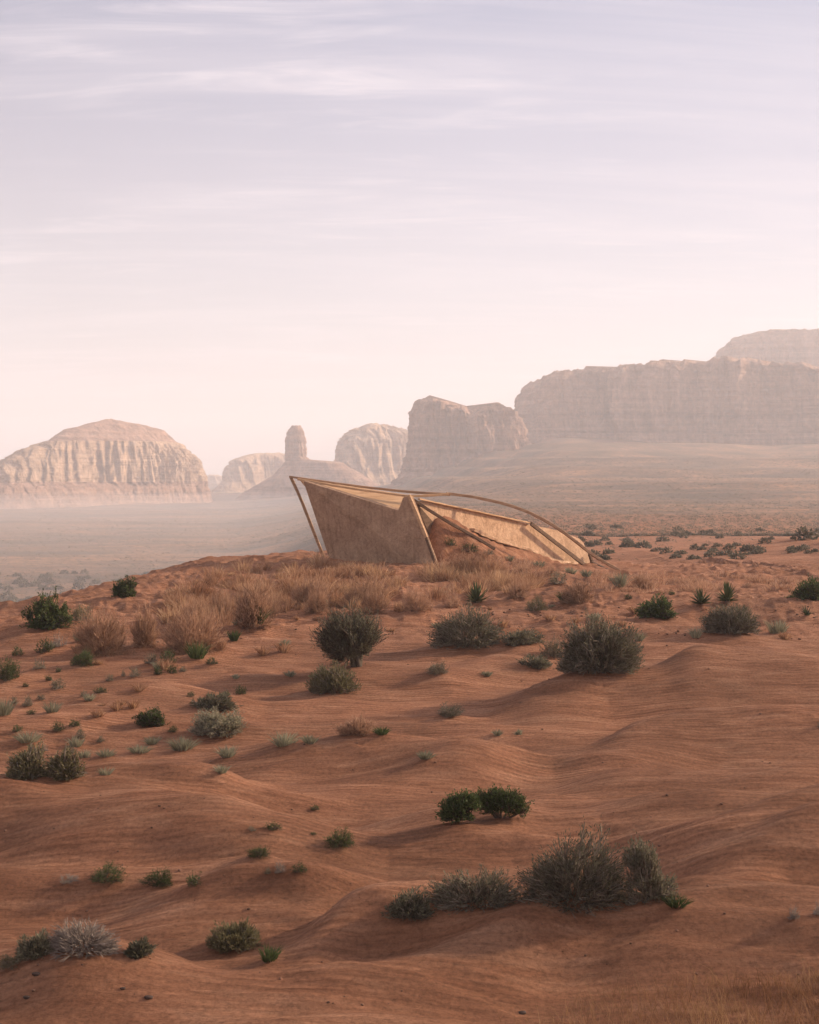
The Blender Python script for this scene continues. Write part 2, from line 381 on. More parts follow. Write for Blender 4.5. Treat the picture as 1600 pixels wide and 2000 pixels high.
def mat_leaf(name, dark, light, rough=0.75, trans=0.0, patch=False):
    m, n, l, b = newmat(name)
    g = N(n, 'ShaderNodeNewGeometry'); oi = N(n, 'ShaderNodeObjectInfo')
    r = ramp(n, [(0.0, dark), (1.0, light)]); l.new(g.outputs['Random Per Island'], r.inputs[0])
    v = ramp(n, [(0.0, 0.8), (1.0, 1.2)]); l.new(oi.outputs['Random'], v.inputs[0])
    if patch:    # some clumps are rust red and some straw
        v = ramp(n, [(0.36, (0.62, 0.52, 0.48)), (0.5, (0.95, 0.93, 0.92)), (0.64, (1.25, 1.36, 1.30))])
        l.new(tnoise(n, l, N(n, 'ShaderNodeTexCoord').outputs['Object'], 0.9, 4, 0.7), v.inputs[0])
    l.new(mixc(n, l, 1.0, r.outputs[0], v.outputs[0], 'MULTIPLY'), b.inputs['Base Color'])
    b.inputs['Roughness'].default_value = rough
    if trans:
        c = mixc(n, l, 1.0, r.outputs[0], v.outputs[0], 'MULTIPLY')
        t = N(n, 'ShaderNodeBsdfTranslucent'); l.new(c, t.inputs[0])
        ms = N(n, 'ShaderNodeMixShader'); ms.inputs[0].default_value = trans
        l.new(b.outputs[0], ms.inputs[1]); l.new(t.outputs[0], ms.inputs[2]); l.new(ms.outputs[0], n['Material Output'].inputs[0])
    return m
def mat_plaster(name, c0, c1, c2, boards=False):
    m, n, l, b = newmat(name)
    pos = N(n, 'ShaderNodeTexCoord').outputs['Object']
    a = tnoise(n, l, pos, 1.1, 8, 0.68, 0.5)
    st = tnoise(n, l, mapping(n, l, pos, (5.0, 5.0, 0.5)), 1.0, 6, 0.65)
    fine = tnoise(n, l, pos, 9.0, 7, 0.75)
    r = ramp(n, [(0.32, c0), (0.5, c1), (0.68, c2)]); l.new(mth(n, l, 'ADD', mth(n, l, 'MULTIPLY', a, 0.6), mth(n, l, 'MULTIPLY', st, 0.4)), r.inputs[0])
    v = ramp(n, [(0.3, 0.72), (0.7, 1.2)]); l.new(fine, v.inputs[0])
    l.new(mixc(n, l, 1.0, r.outputs[0], v.outputs[0], 'MULTIPLY'), b.inputs['Base Color'])
    nb = bump(n, l, a, 0.9, 0.10)
    nb = bump(n, l, fine, 0.8, 0.04, nb)
    if boards: nb = bump(n, l, st, 0.8, 0.05, nb)
    l.new(nb, b.inputs['Normal'])
    return m
def mat_wood(name, c0, c1, sc=(1.2, 6.0, 14.0)):
    m, n, l, b = newmat(name)
    pos = N(n, 'ShaderNodeTexCoord').outputs['Object']
    gr = tnoise(n, l, mapping(n, l, pos, sc), 1.0, 7, 0.7, 0.6)
    r = ramp(n, [(0.32, c0), (0.66, c1)]); l.new(gr, r.inputs[0])
    l.new(r.outputs[0], b.inputs['Base Color']); b.inputs['Roughness'].default_value = 0.8
    l.new(bump(n, l, gr, 0.8, 0.02), b.inputs['Normal'])
    return m
M = {}
M['ground'] = mat_ground()
M['rock'] = mat_rock('sandstone', (0.25, 0.135, 0.092), (0.45, 0.27, 0.19), (0.62, 0.40, 0.29))
M['rock2'] = mat_rock('sandstone_pale', (0.42, 0.265, 0.17), (0.62, 0.42, 0.28), (0.74, 0.53, 0.37))
M['sage'] = mat_leaf('sage_leaf', (0.070, 0.066, 0.043), (0.215, 0.197, 0.130), trans=.3)
M['twig'] = mat_leaf('twig', (0.11, 0.088, 0.066), (0.29, 0.236, 0.178))
M['rust'] = mat_leaf('rust_grass', (0.17, 0.080, 0.040), (0.40, 0.230, 0.125), trans=.3, patch=True)
M['olive'] = mat_leaf('olive_leaf', (0.085, 0.078, 0.040), (0.225, 0.195, 0.105), trans=.3)
M['green'] = mat_leaf('green_leaf', (0.030, 0.045, 0.016), (0.105, 0.130, 0.050), trans=.3)
M['pale'] = mat_leaf('pale_leaf', (0.16, 0.155, 0.100), (0.33, 0.30, 0.205), trans=.3)
M['tan'] = mat_leaf('tan_twig', (0.22, 0.120, 0.075), (0.52, 0.325, 0.21), trans=.3)
M['silver'] = mat_leaf('silver_twig', (0.15, 0.118, 0.096), (0.33, 0.275, 0.23))
M['bark'] = mat_leaf('bark', (0.055, 0.040, 0.030), (0.13, 0.098, 0.072))
M['grass'] = mat_leaf('dry_grass_blade', (0.26, 0.142, 0.083), (0.57, 0.352, 0.215), trans=.3, patch=True)
M['yucca'] = mat_leaf('yucca_blade', (0.035, 0.050, 0.022), (0.12, 0.138, 0.062), 0.55, .2)
M['scrub'] = mat_leaf('scrub_leaf', (0.09, 0.080, 0.060), (0.20, 0.175, 0.128), trans=.3)
M['darkstone'] = mat_leaf('dark_stone', (0.035, 0.024, 0.019), (0.08, 0.05, 0.038))
M['stone'] = mat_leaf('stone', (0.10, 0.055, 0.036), (0.24, 0.125, 0.082))
M['wallshade'] = mat_plaster('earth_plaster_shaded', (0.215, 0.130, 0.082), (0.36, 0.230, 0.148), (0.48, 0.325, 0.21), True)  # darker copy of the wall plaster, shade put into the colour
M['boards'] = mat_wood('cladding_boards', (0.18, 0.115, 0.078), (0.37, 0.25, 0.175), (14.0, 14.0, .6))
M['walllit'] = mat_plaster('earth_plaster_lit', (0.34, 0.208, 0.125), (0.52, 0.340, 0.218), (0.64, 0.44, 0.295))  # lighter copy of the same plaster, sunlit brightness put into the colour
M['wood'] = mat_wood('weathered_timber', (0.24, 0.145, 0.085), (0.47, 0.31, 0.195))
M['palewood'] = mat_wood('pale_timber', (0.36, 0.215, 0.115), (0.58, 0.38, 0.225))
M['darkwood'] = mat_wood('dark_timber', (0.075, 0.045, 0.03), (0.18, 0.11, 0.07))  # dark timbers, and the shade painted at the inner end

# ------------------------------------------------------------------ ground sheet
def build_ground():
    th = np.concatenate([np.arange(-21, 21.001, 0.062), np.arange(22, 339, 2.0)])
    th = np.radians(th)
    r = np.concatenate([[0.6, 1.5, 2.5], np.geomspace(3.5, 125, 620), np.geomspace(125, 6500, 230)[1:]])
    T, R = np.meshgrid(th, r)
    X, Y = R * np.sin(T), R * np.cos(T)
    Z = H(X, Y)
    nr, nt = X.shape
    V = np.stack([X, Y, Z], -1).reshape(-1, 3)
    i = np.arange(nr - 1)[:, None] * nt; j = np.arange(nt)[None, :]; j2 = (j + 1) % nt
    F = np.stack([i + j, i + nt + j, i + nt + j2, i + j2], -1).reshape(-1, 4)[:, ::-1]
    me = mesh_np('ground', V, F, True)
    px = HX + FPX * X / np.maximum(Y, 4)
    edge = DCr(np.clip(px, -900, 2600))
    nz = fbm2(X * 0.03, Y * 0.03, 61, 4)
    pf = sst(0.0, 1.0, (Y - edge - 20 + 30 * nz) / 60.0) * (1 - sst(430, 900, px)) + sst(0, 1, (Y - 150 + 90 * nz) / 330.0) * sst(430, 900, px)
    a = me.attributes.new('plain', 'FLOAT', 'POINT'); a.data.foreach_set('value', np.clip(pf, 0, 1).astype(np.float32).ravel())
    o = link('ground', me, M['ground'])
    tag(o, 'rippled red desert sand rising to a low hill and running out to a wide scrub plain', 'ground', kind='structure')

# ------------------------------------------------------------------ mesas and buttes
def mesa(name, label, D, levels, depth, flute, seed, mat, topfn=None, base_row=None, jag=1.0, p=0.75, nth=520, nz=110, lam=14.0, strata=1.0, shear=0.0, big=1.0, band=None, tier=0.0):
    L = np.array(levels, float)
    t = np.linspace(0, 1, len(L)); tt = np.linspace(0, 1, nz)
    seg = np.concatenate([[0], np.cumsum(np.hypot(np.diff(L[:, 0]), np.diff(L[:, 1]) * 0.35))]); seg /= seg[-1]
    row, xl, xr, fl = (np.interp(tt, seg, L[:, k]) for k in range(4))
    th = np.linspace(0, 2 * np.pi, nth, endpoint=False)
    c = np.sign(np.cos(th)) * np.abs(np.cos(th)) ** p; s = np.sign(np.sin(th)) * np.abs(np.sin(th)) ** p
    px = (xl + xr)[:, None] / 2 + (xr - xl)[:, None] / 2 * c[None, :]
    wf = ((xr - xl) / (xr - xl).max())[:, None]
    dep = depth * (0.35 + 0.65 * wf)
    if band: dep = depth * np.interp(-row, [-1040, -band[0] - 12, -band[0], -band[1], -band[1] + 6, -band[1] + 46], [1.5, 1.12, .96, .88, .74, .15])[:, None]
    X0 = (px - HX) / FPX * D; sh = shear * (X0 - X0.mean())
    Y = D + dep * s[None, :] + sh
    X = (px - HX) / FPX * (D + sh)
    rw = np.repeat(row[:, None], nth, 1)
    if topfn is not None:
        tp = topfn(px); up = np.clip(base_row - rw, 0, None)
        rw = np.where(rw < base_row, base_row - up * (base_row - tp) / (base_row - row.min()), rw)
    Z = CAMZ - (rw - HY) / FPX * (D + sh)
    nx, ny = c[None, :] + 0 * px, s[None, :] + 0 * px
    nl = np.hypot(nx, ny); nx /= nl; ny /= nl
    wx = X + 0.35 * lam * fbm3(X / lam, Y / lam, Z / (lam * 7), seed + 31, 2)
    r1 = 1 - 3.2 * np.abs(fbm3(wx / lam, Y / lam, Z / (lam * 9), seed, 3))
    r3 = 1 - 3.2 * np.abs(fbm3(wx / (lam * .42), Y / (lam * .42), Z / (lam * 5), seed + 11, 2))
    r2 = fbm3(X / (lam * 3.6), Y / (lam * 3.6), Z / (lam * 16), seed + 20, 3)
    d = fl[:, None] * flute * (0.62 * r1 + 0.26 * r3 + 1.5 * big * r2)
    lay = np.floor(Z / 6.5); d = d + tier * 3.2 * (hsh(lay, lay * 0, lay * 0, seed + 40) - .5) * sst(0, .3, tt)[:, None]
    d = d + strata * (0.8 * noise2(Z / 3.1, Z * 0 + 0.5, seed + 5) + 0.6 * noise2(Z / 1.3, X / 60, seed + 6))
    d = d + 0.7 * fbm3(X / 5, Y / 5, Z / 5, seed + 7, 3)
    X = X + nx * d; Y = Y + ny * d
    Z = Z + jag * sst(0.55, 1.0, tt)[:, None] * (2.0 * fbm2(X / 7, Y / 7, seed + 9, 3) + 1.6 * fbm2(X / 26, Y / 26, seed + 10, 2))
    V = np.stack([X, Y, Z], -1).reshape(-1, 3)
    top = V[-nth:].mean(0) + np.array([0, 0, 0.15 * jag])
    V = np.vstack([V, top[None]])
    i = np.arange(nz - 1)[:, None] * nth; j = np.arange(nth)[None, :]; j2 = (j + 1) % nth
    F = np.stack([i + j, i + j2, i + nth + j2, i + nth + j], -1).reshape(-1, 4)
    k = (nz - 1) * nth; q = len(V) - 1
    jj = np.arange(0, nth, 2)
    Ft = np.stack([k + jj, k + (jj + 1) % nth, k + (jj + 2) % nth, np.full_like(jj, q)], -1)
    mi = None
    if band:   # the cliff-forming bed is a paler rock than the beds above and below
        ml = ((row[:-1] < band[0]) & (row[:-1] > band[1])).astype(int)
        mi = np.concatenate([np.repeat(ml, nth), np.zeros(len(Ft), int)])
    me = mesh_np(name, V, np.vstack([F, Ft]), True, mi)
    o = link(name, me, [mat, M['rock2']] if band else mat)
    return tag(o, label, name.replace('_', ' '), kind='structure')

mesa('mesa', 'pale domed sandstone mesa with fluted cliffs standing alone at the left', 1500,
     [(1030, -70, 470, .1), (1002, -40, 432, .3), (985, -22, 412, .4), (966, -12, 405, .4), (958, -8, 402, .7), (948, -3, 399, .5), (940, 0, 396, .9), (925, 8, 392, 1.0), (900, 26, 381, 1.0), (880, 55, 360, .9), (868, 85, 346, .7),
      (862, 103, 338, .25), (855, 110, 332, .2), (840, 130, 318, .2), (831, 165, 285, .15), (823, 198, 238, .1), (819, 210, 222, .05)], 85, 7, 3, M['rock'], lam=9, jag=.5, shear=1.0, big=.5, band=(940, 864), nz=150, strata=.45)
mesa('distant_mesa', 'tiny hazy mesa low on the horizon right of the domed mesa', 3100, [(960, 380, 470, 0), (940, 396, 445, .5), (931, 402, 438, .8), (928, 408, 424, .3)], 60, 8, 8, M['rock2'], nth=160, nz=40)
mesa('small_mesa', 'low flat-topped hazy mesa left of the thin rock spire', 2250,
     [(975, 400, 640, 0), (942, 436, 590, .4), (932, 441, 580, .6), (912, 446, 572, 1), (900, 456, 566, 1), (893, 470, 562, .7), (888, 490, 556, .3), (886, 505, 545, .2)], 70, 9, 12, M['rock2'], nth=320, nz=60, shear=.8)
mesa('rock_spire', 'slender sandstone spire rising from a wide skirt of scree', 1700,
     [(990, 440, 800, .1), (960, 480, 760, .2), (942, 512, 730, .3), (925, 538, 705, .3), (912, 551, 680, .3), (903, 556, 668, .3), (900, 559, 640, .4), (898, 560, 604, .5), (892, 560, 596, .9), (870, 560, 595, 1), (855, 562, 594, 1), (846, 564, 592, 1), (838, 568, 589, .9), (833, 573, 586, .8)], 60, 2.2, 15, M['rock'], nth=420, nz=120, lam=6, jag=1.4, p=.7, big=.6)
mesa('round_butte', 'rounded sandstone butte with deep gullies between spire and craggy butte', 1950,
     [(985, 560, 900, .1), (950, 600, 862, .2), (925, 638, 832, .4), (908, 648, 822, 1), (882, 654, 818, 1), (862, 666, 814, 1), (850, 684, 808, .9), (840, 700, 790, .8), (833, 718, 762, .6), (830, 730, 752, .3)], 100, 13, 19, M['rock2'], nth=460, nz=90, lam=17, jag=1.6, shear=.8)
tf = curve([740, 806, 815, 828, 848, 866, 874, 890, 915, 938, 950, 968, 984, 1000, 1012, 1100], [800, 792, 785, 783, 780, 787, 797, 803, 810, 813, 799, 790, 795, 812, 832, 850])
mesa('craggy_butte', 'jagged sandstone butte with a tall left tower and notched crest', 1350,
     [(990, 720, 1150, .1), (950, 760, 1110, .2), (925, 785, 1075, .3), (905, 798, 1045, .7), (880, 804, 1036, 1), (850, 808, 1028, 1), (815, 812, 1012, 1), (792, 815, 1010, 1), (785, 818, 1006, .9), (781, 830, 990, .5)], 60, 7.5, 25, M['rock'], tf, 905, jag=2.8, p=.8, shear=.25, tier=.6, nth=700, nz=120, lam=9)
tf2 = curve([1000, 1040, 1060, 1090, 1112, 1140, 1200, 1300, 1420, 1500, 1600, 1800, 2300], [760, 748, 739, 736, 733, 726, 721, 718, 715, 717, 733, 738, 745])
mesa('long_mesa', 'long sandstone mesa wall running off the right side above a gentle slope', 1520,
     [(900, 960, 2500, .1), (868, 990, 2450, .3), (850, 1006, 2420, .4), (838, 1016, 2400, .7), (825, 1022, 2390, 1), (800, 1028, 2380, 1), (772, 1033, 2370, 1), (748, 1037, 2350, .9), (730, 1042, 2330, .8), (721, 1052, 2300, .5), (717, 1075, 2250, .3), (715, 1140, 2150, .2)], 75, 13, 33, M['rock'], tf2, 850, jag=3.2, p=.42, nth=1500, nz=110, lam=13, strata=1.8, big=2.0, tier=1.7)
mesa('upper_mesa', 'higher brown mesa block behind the long mesa at the top right', 2050,
     [(800, 1370, 2500, .2), (760, 1398, 2480, .5), (735, 1410, 2470, 1), (712, 1413, 2460, 1), (690, 1416, 2450, 1), (676, 1424, 2440, .8), (665, 1436, 2430, .6), (657, 1450, 2420, .4), (652, 1472, 2400, .3), (650, 1500, 2360, .1)], 70, 12, 41, M['rock'], jag=1.6, p=.45, nth=900, nz=90, lam=16, strata=1.6, tier=1.0)

# ------------------------------------------------------------------ the shelter
def prism(name, pts, th, mat, parent, nrm=None, sub=1, bev=0.012, rough=0.0, seed=0):
    """a slab: outline pts (world) and thickness th away from the viewer's side"""
    pts = [Vector(p) for p in pts]
    if nrm is None:
        nrm = Vector((0, 0, 0))
        for i in range(len(pts)):
            a, b_ = pts[i], pts[(i + 1) % len(pts)]; nrm += a.cross(b_)
        nrm.normalize()
        if nrm.y > 0: nrm = -nrm
    n = len(pts)
    import bmesh
    bm = bmesh.new()
    f = [bm.verts.new(p) for p in pts]; k = [bm.verts.new(p - nrm * th) for p in pts]
    bm.faces.new(f); bm.faces.new(k[::-1])
    for i in range(n): bm.faces.new((f[i], k[i], k[(i + 1) % n], f[(i + 1) % n]))
    bmesh.ops.recalc_face_normals(bm, faces=bm.faces)
    if bev: bmesh.ops.bevel(bm, geom=list(bm.edges), offset=bev, segments=2, affect='EDGES')
    me = bpy.data.meshes.new(name); bm.to_mesh(me); bm.free()
    o = link(name, me, mat, parent); return o
def beam(name, pts, w, h, mat, parent, w2=None, h2=None, seed=1, wob=0.012):
    """a squared timber swept along pts; w across, h up; slightly uneven like hewn wood"""
    pts = [Vector(p) for p in pts]
    # resample
    Q = []
    for i in range(len(pts) - 1):
        m_ = max(2, int((pts[i + 1] - pts[i]).length / 0.25))
        for j in range(m_): Q.append(pts[i].lerp(pts[i + 1], j / m_))
    Q.append(pts[-1]); n = len(Q)
    if len(pts) > 2:
        for _ in range(6):
            Q = [Q[0]] + [(Q[i - 1] + Q[i] * 2 + Q[i + 1]) / 4 for i in range(1, n - 1)] + [Q[-1]]
    rng = random.Random(seed)
    w2 = w2 or w; h2 = h2 or h
    w, h, w2, h2 = w * .84, h * .84, w2 * .84, h2 * .84
    V, F = [], []
    for i, q in enumerate(Q):
        d = (Q[min(i + 1, n - 1)] - Q[max(i - 1, 0)]).normalized()
        side = d.cross(Vector((0, 0, 1)))
        if side.length < 1e-3: side = Vector((1, 0, 0))
        side.normalize(); up = side.cross(d).normalized()
        t = i / (n - 1); a = (w + (w2 - w) * t) / 2; b_ = (h + (h2 - h) * t) / 2; ch = 0.22
        for (sx, sy) in ((1, 1 - ch), (1 - ch, 1), (ch - 1, 1), (-1, 1 - ch), (-1, ch - 1), (ch - 1, -1), (1 - ch, -1), (1, ch - 1)):
            V.append(q + side * (a * sx + rng.uniform(-wob, wob) * .5) + up * (b_ * sy + rng.uniform(-wob, wob) * .5))
    for i in range(n - 1):
        for j in range(8):
            F.append((i * 8 + j, i * 8 + (j + 1) % 8, i * 8 + 8 + (j + 1) % 8, i * 8 + 8 + j))
    F.append(tuple(range(8))[::-1]); F.append(tuple(range((n - 1) * 8, n * 8)))
    me = bpy.data.meshes.new(name); me.from_pydata([tuple(v) for v in V], [], F); me.update()
    return link(name, me, mat, parent)

def build_shelter():
    root = empty('desert_shelter', (0, 0, 0))
    tag(root, 'angular earth and timber shelter with a raised prow on the sandy hill', 'shelter')
    dTip = 59.6
    # front wall (shaded), leaning outward to the prow
    bl, br = P(652, 1118, 58.6), P(858, 1128, 54.9)
    fw = [bl, br, P(799, 970, 55.9), P(787, 972, 56.0), P(778, 997, 56.15), P(592, 939, 58.9)]
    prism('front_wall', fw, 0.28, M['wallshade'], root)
    # long back wall catching the sun
    A, B = Vector((AX[0], AX[1], 0)), Vector((AY[0], AY[1], 0))
    def onwall(px, row):
        # point on the wall's vertical plane seen at a photo position
        k = (px - HX) / FPX
        t = (k * A.y - A.x) / ((B.x - A.x) - k * (B.y - A.y)); D = A.y + (B.y - A.y) * t
        return P(px, row, D)
    bw = [onwall(812, 1075), onwall(1000, 1110), onwall(1162, 1132), onwall(1156, 1100), onwall(1141, 1062), onwall(1132, 1052), onwall(1090, 1036), onwall(1036, 1025), onwall(940, 1000), onwall(822, 978)]
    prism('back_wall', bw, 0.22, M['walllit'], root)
    # shade of the inner left end wall, put in as a dark panel
    prism('end_shade_panel', [onwall(812, 1075) + Vector((-.25, .12, 0)), onwall(850, 1070) + Vector((0, -.05, 0)), onwall(852, 1026) + Vector((0, -.06, 0)), onwall(812, 980) + Vector((0, -.08, 0)), onwall(808, 984) + Vector((-.25, .12, 0))], 0.05, M['darkwood'], root)
    # roof: a tilted pale panel running from the prow, seen above the low edge of the front wall
    a0, a1 = P(586, 934, 60.4), P(800, 967, 59.0)
    a2, a3 = P(790, 1003, 56.5), P(594, 944, 59.0)
    prism('roof_panel', [a0, a1, a2, a3], 0.10, M['palewood'], root)
    # timbers
    beam('edge_post', [P(799, 967, 55.8), P(833, 1050, 55.3)], .10, .16, M['palewood'], root, seed=2)
    beam('edge_post', [P(833, 1050, 55.3), P(858, 1120, 54.8)], .11, .15, M['darkwood'], root, seed=3)
    beam('prow_strut', [P(568, 931, dTip), P(584, 965, dTip), P(640, 1108, dTip)], .13, .15, M['wood'], root, seed=4)
    beam('ridge_beam', [P(566, 931, dTip), P(700, 950, 58.8), P(800, 961, 58.2), P(880, 966, 58.0)], .16, .09, M['wood'], root, .14, .13, seed=5)
    beam('eave_beam', [P(582, 936, dTip - .3), P(690, 955, 58.1), P(797, 969, 57.0)], .10, .10, M['palewood'], root, seed=6)
    beam('roof_rail', [P(790, 969, 57.1), P(830, 969, 57.5), P(876, 965, 57.9)], .12, .12, M['palewood'], root, seed=7)
    arch = [(872, 964), (905, 967), (950, 975), (990, 985), (1022, 995), (1050, 1008), (1080, 1025), (1105, 1042), (1130, 1060), (1150, 1080), (1180, 1098), (1228, 1124)]
    beam('arched_beam', [P(x, y, 58.0 + 2.6 * (x - 872) / 356) for x, y in arch], .15, .13, M['wood'], root, .16, .15, seed=8)
    beam('cap_rail', [onwall(818, 976) + Vector((0, -.10, .03)), onwall(1036, 1023) + Vector((0, -.10, .03))], .16, .07, M['palewood'], root, seed=9)
    beam('wall_brace', [onwall(1034, 1022) + Vector((.05, -.28, 0)), onwall(1156, 1118) + Vector((.1, -.34, 0))], .10, .20, M['darkwood'], root, seed=11)
    beam('foot_beam', [onwall(1146, 1082) + Vector((.1, -.2, 0)), onwall(1160, 1122) + Vector((.1, -.25, 0))], .14, .16, M['darkwood'], root, seed=12)
    beam('foot_beam', [onwall(1150, 1098) + Vector((.1, -.1, 0)), P(1206, 1122, 60.2)], .14, .16, M['darkwood'], root, seed=13)
    beam('diagonal_beam', [P(804, 974, 56.2), P(870, 1017, 56.8), P(936, 1053, 57.6), P(966, 1072, 57.9)], .13, .14, M['darkwood'], root, seed=14)
    sill = [(905, 1047), (930, 1052), (975, 1069), (1020, 1084), (1065, 1098), (1110, 1112)]
    pts = []
    for x, y in sill:
        q = onwall(x, y); q2 = Vector((q.x + WNRM[0] * .45, q.y + WNRM[1] * .45, 0)); q2.z = float(H(q2.x, q2.y, False)) + .06; pts.append(q2)
    beam('sill', pts, .34, .16, M['walllit'], root, .22, .12, seed=15, wob=.05)
build_shelter()
def stone_mesh(seed, sx, sy, sz, nu=18, nv=12):
    u = np.linspace(0, 2 * np.pi, nu, endpoint=False); v = np.linspace(-np.pi / 2, np.pi / 2, nv)
    U, Vv = np.meshgrid(u, v)
    x, y, z = np.cos(U) * np.cos(Vv), np.sin(U) * np.cos(Vv), np.sin(Vv)
    r = 1 + 0.35 * fbm3(x * 1.3, y * 1.3, z * 1.3, seed, 3)
    x, y, z = x * r * sx, y * r * sy, np.sign(z) * np.abs(z) ** .6 * r * sz
    V = np.stack([x, y, z], -1).reshape(-1, 3)
    i = np.arange(nv - 1)[:, None] * nu; j = np.arange(nu)[None, :]; j2 = (j + 1) % nu
    F = np.stack([i + j, i + j2, i + nu + j2, i + nu + j], -1).reshape(-1, 4)
    return V, F
def put_stone(px, row, sx, sy, sz, seed, mat, label, name='rock', D=None):
    D = D or ray_hit(px, row); X = (px - HX) / FPX * D
    V, F = stone_mesh(seed, sx, sy, sz)
    o = link(name, mesh_np(name, V, F, False), mat); o.location = (X, D, float(H(X, D)) + sz * .15)
    return tag(o, label, 'rock')

# ------------------------------------------------------------------ plants
class Geo:
    def __init__(s): s.V, s.F, s.m, s.n = [], [], [], 0
    def add(s, V, F, mi=0):
        s.V.append(V); s.F.append(F + s.n); s.m.append(np.full(len(F), mi)); s.n += len(V)
    def mesh(s, name, smooth=False):
        return mesh_np(name, np.vstack(s.V), np.vstack(s.F), smooth, np.concatenate(s.m))
def unit(a): return a / np.maximum(np.linalg.norm(a, axis=-1, keepdims=True), 1e-9)
def tubes(A, B, ra, rb):
    n = len(A); d = unit(B - A)
    ref = np.where(np.abs(d[:, 2:3]) < .9, np.array([[0, 0, 1.]]), np.array([[1., 0, 0]]))
    u = unit(np.cross(d, ref)); v = np.cross(d, u)
    V = []
    for base, r in ((A, ra), (B, rb)):
        for k in range(3):
            a = 2 * np.pi * k / 3; V.append(base + (u * math.cos(a) + v * math.sin(a)) * np.asarray(r).reshape(-1, 1))
    V = np.stack(V, 1).reshape(-1, 3); o = np.arange(n)[:, None] * 6
    F = np.concatenate([o + np.array([[k, (k + 1) % 3, 3 + (k + 1) % 3, 3 + k]]) for k in range(3)], 0)
    return V, F
def leaves(C, d, L, w, rng):
    n = len(C); d = unit(d); s = unit(np.cross(d, rng.normal(size=(n, 3)))) * (np.asarray(w).reshape(-1, 1) / 2)
    L = np.asarray(L).reshape(-1, 1); bend = unit(np.cross(d, s)) * L * .12
    V = np.stack([C, C + d * L * .5 + s + bend, C + d * L, C + d * L * .5 - s + bend], 1).reshape(-1, 3)
    return V, np.arange(n * 4).reshape(n, 4)
def blades(C, d, L, w, rng, droop=.35):
    n = len(C); d = unit(d); L = np.asarray(L).reshape(-1, 1); w = np.asarray(w).reshape(-1, 1)
    s = unit(np.cross(d, rng.normal(size=(n, 3)) * .4 + np.array([[0, .0, .0]]) + np.array([[0.2, 1, 0.1]]))) * w / 2
    out = d * np.array([[1, 1, 0]])
    p1 = C + d * L * .55; p2 = C + d * L + (out - np.array([[0, 0, .5]])) * L * droop * rng.uniform(.2, 1, (n, 1))
    V = np.stack([C - s, C + s, p1 + s * .8, p1 - s * .8, p2 + s * .15, p2 - s * .15], 1).reshape(-1, 3)
    o = np.arange(n)[:, None] * 6
    return V, np.concatenate([o + np.array([[0, 1, 2, 3]]), o + np.array([[3, 2, 4, 5]])], 0)
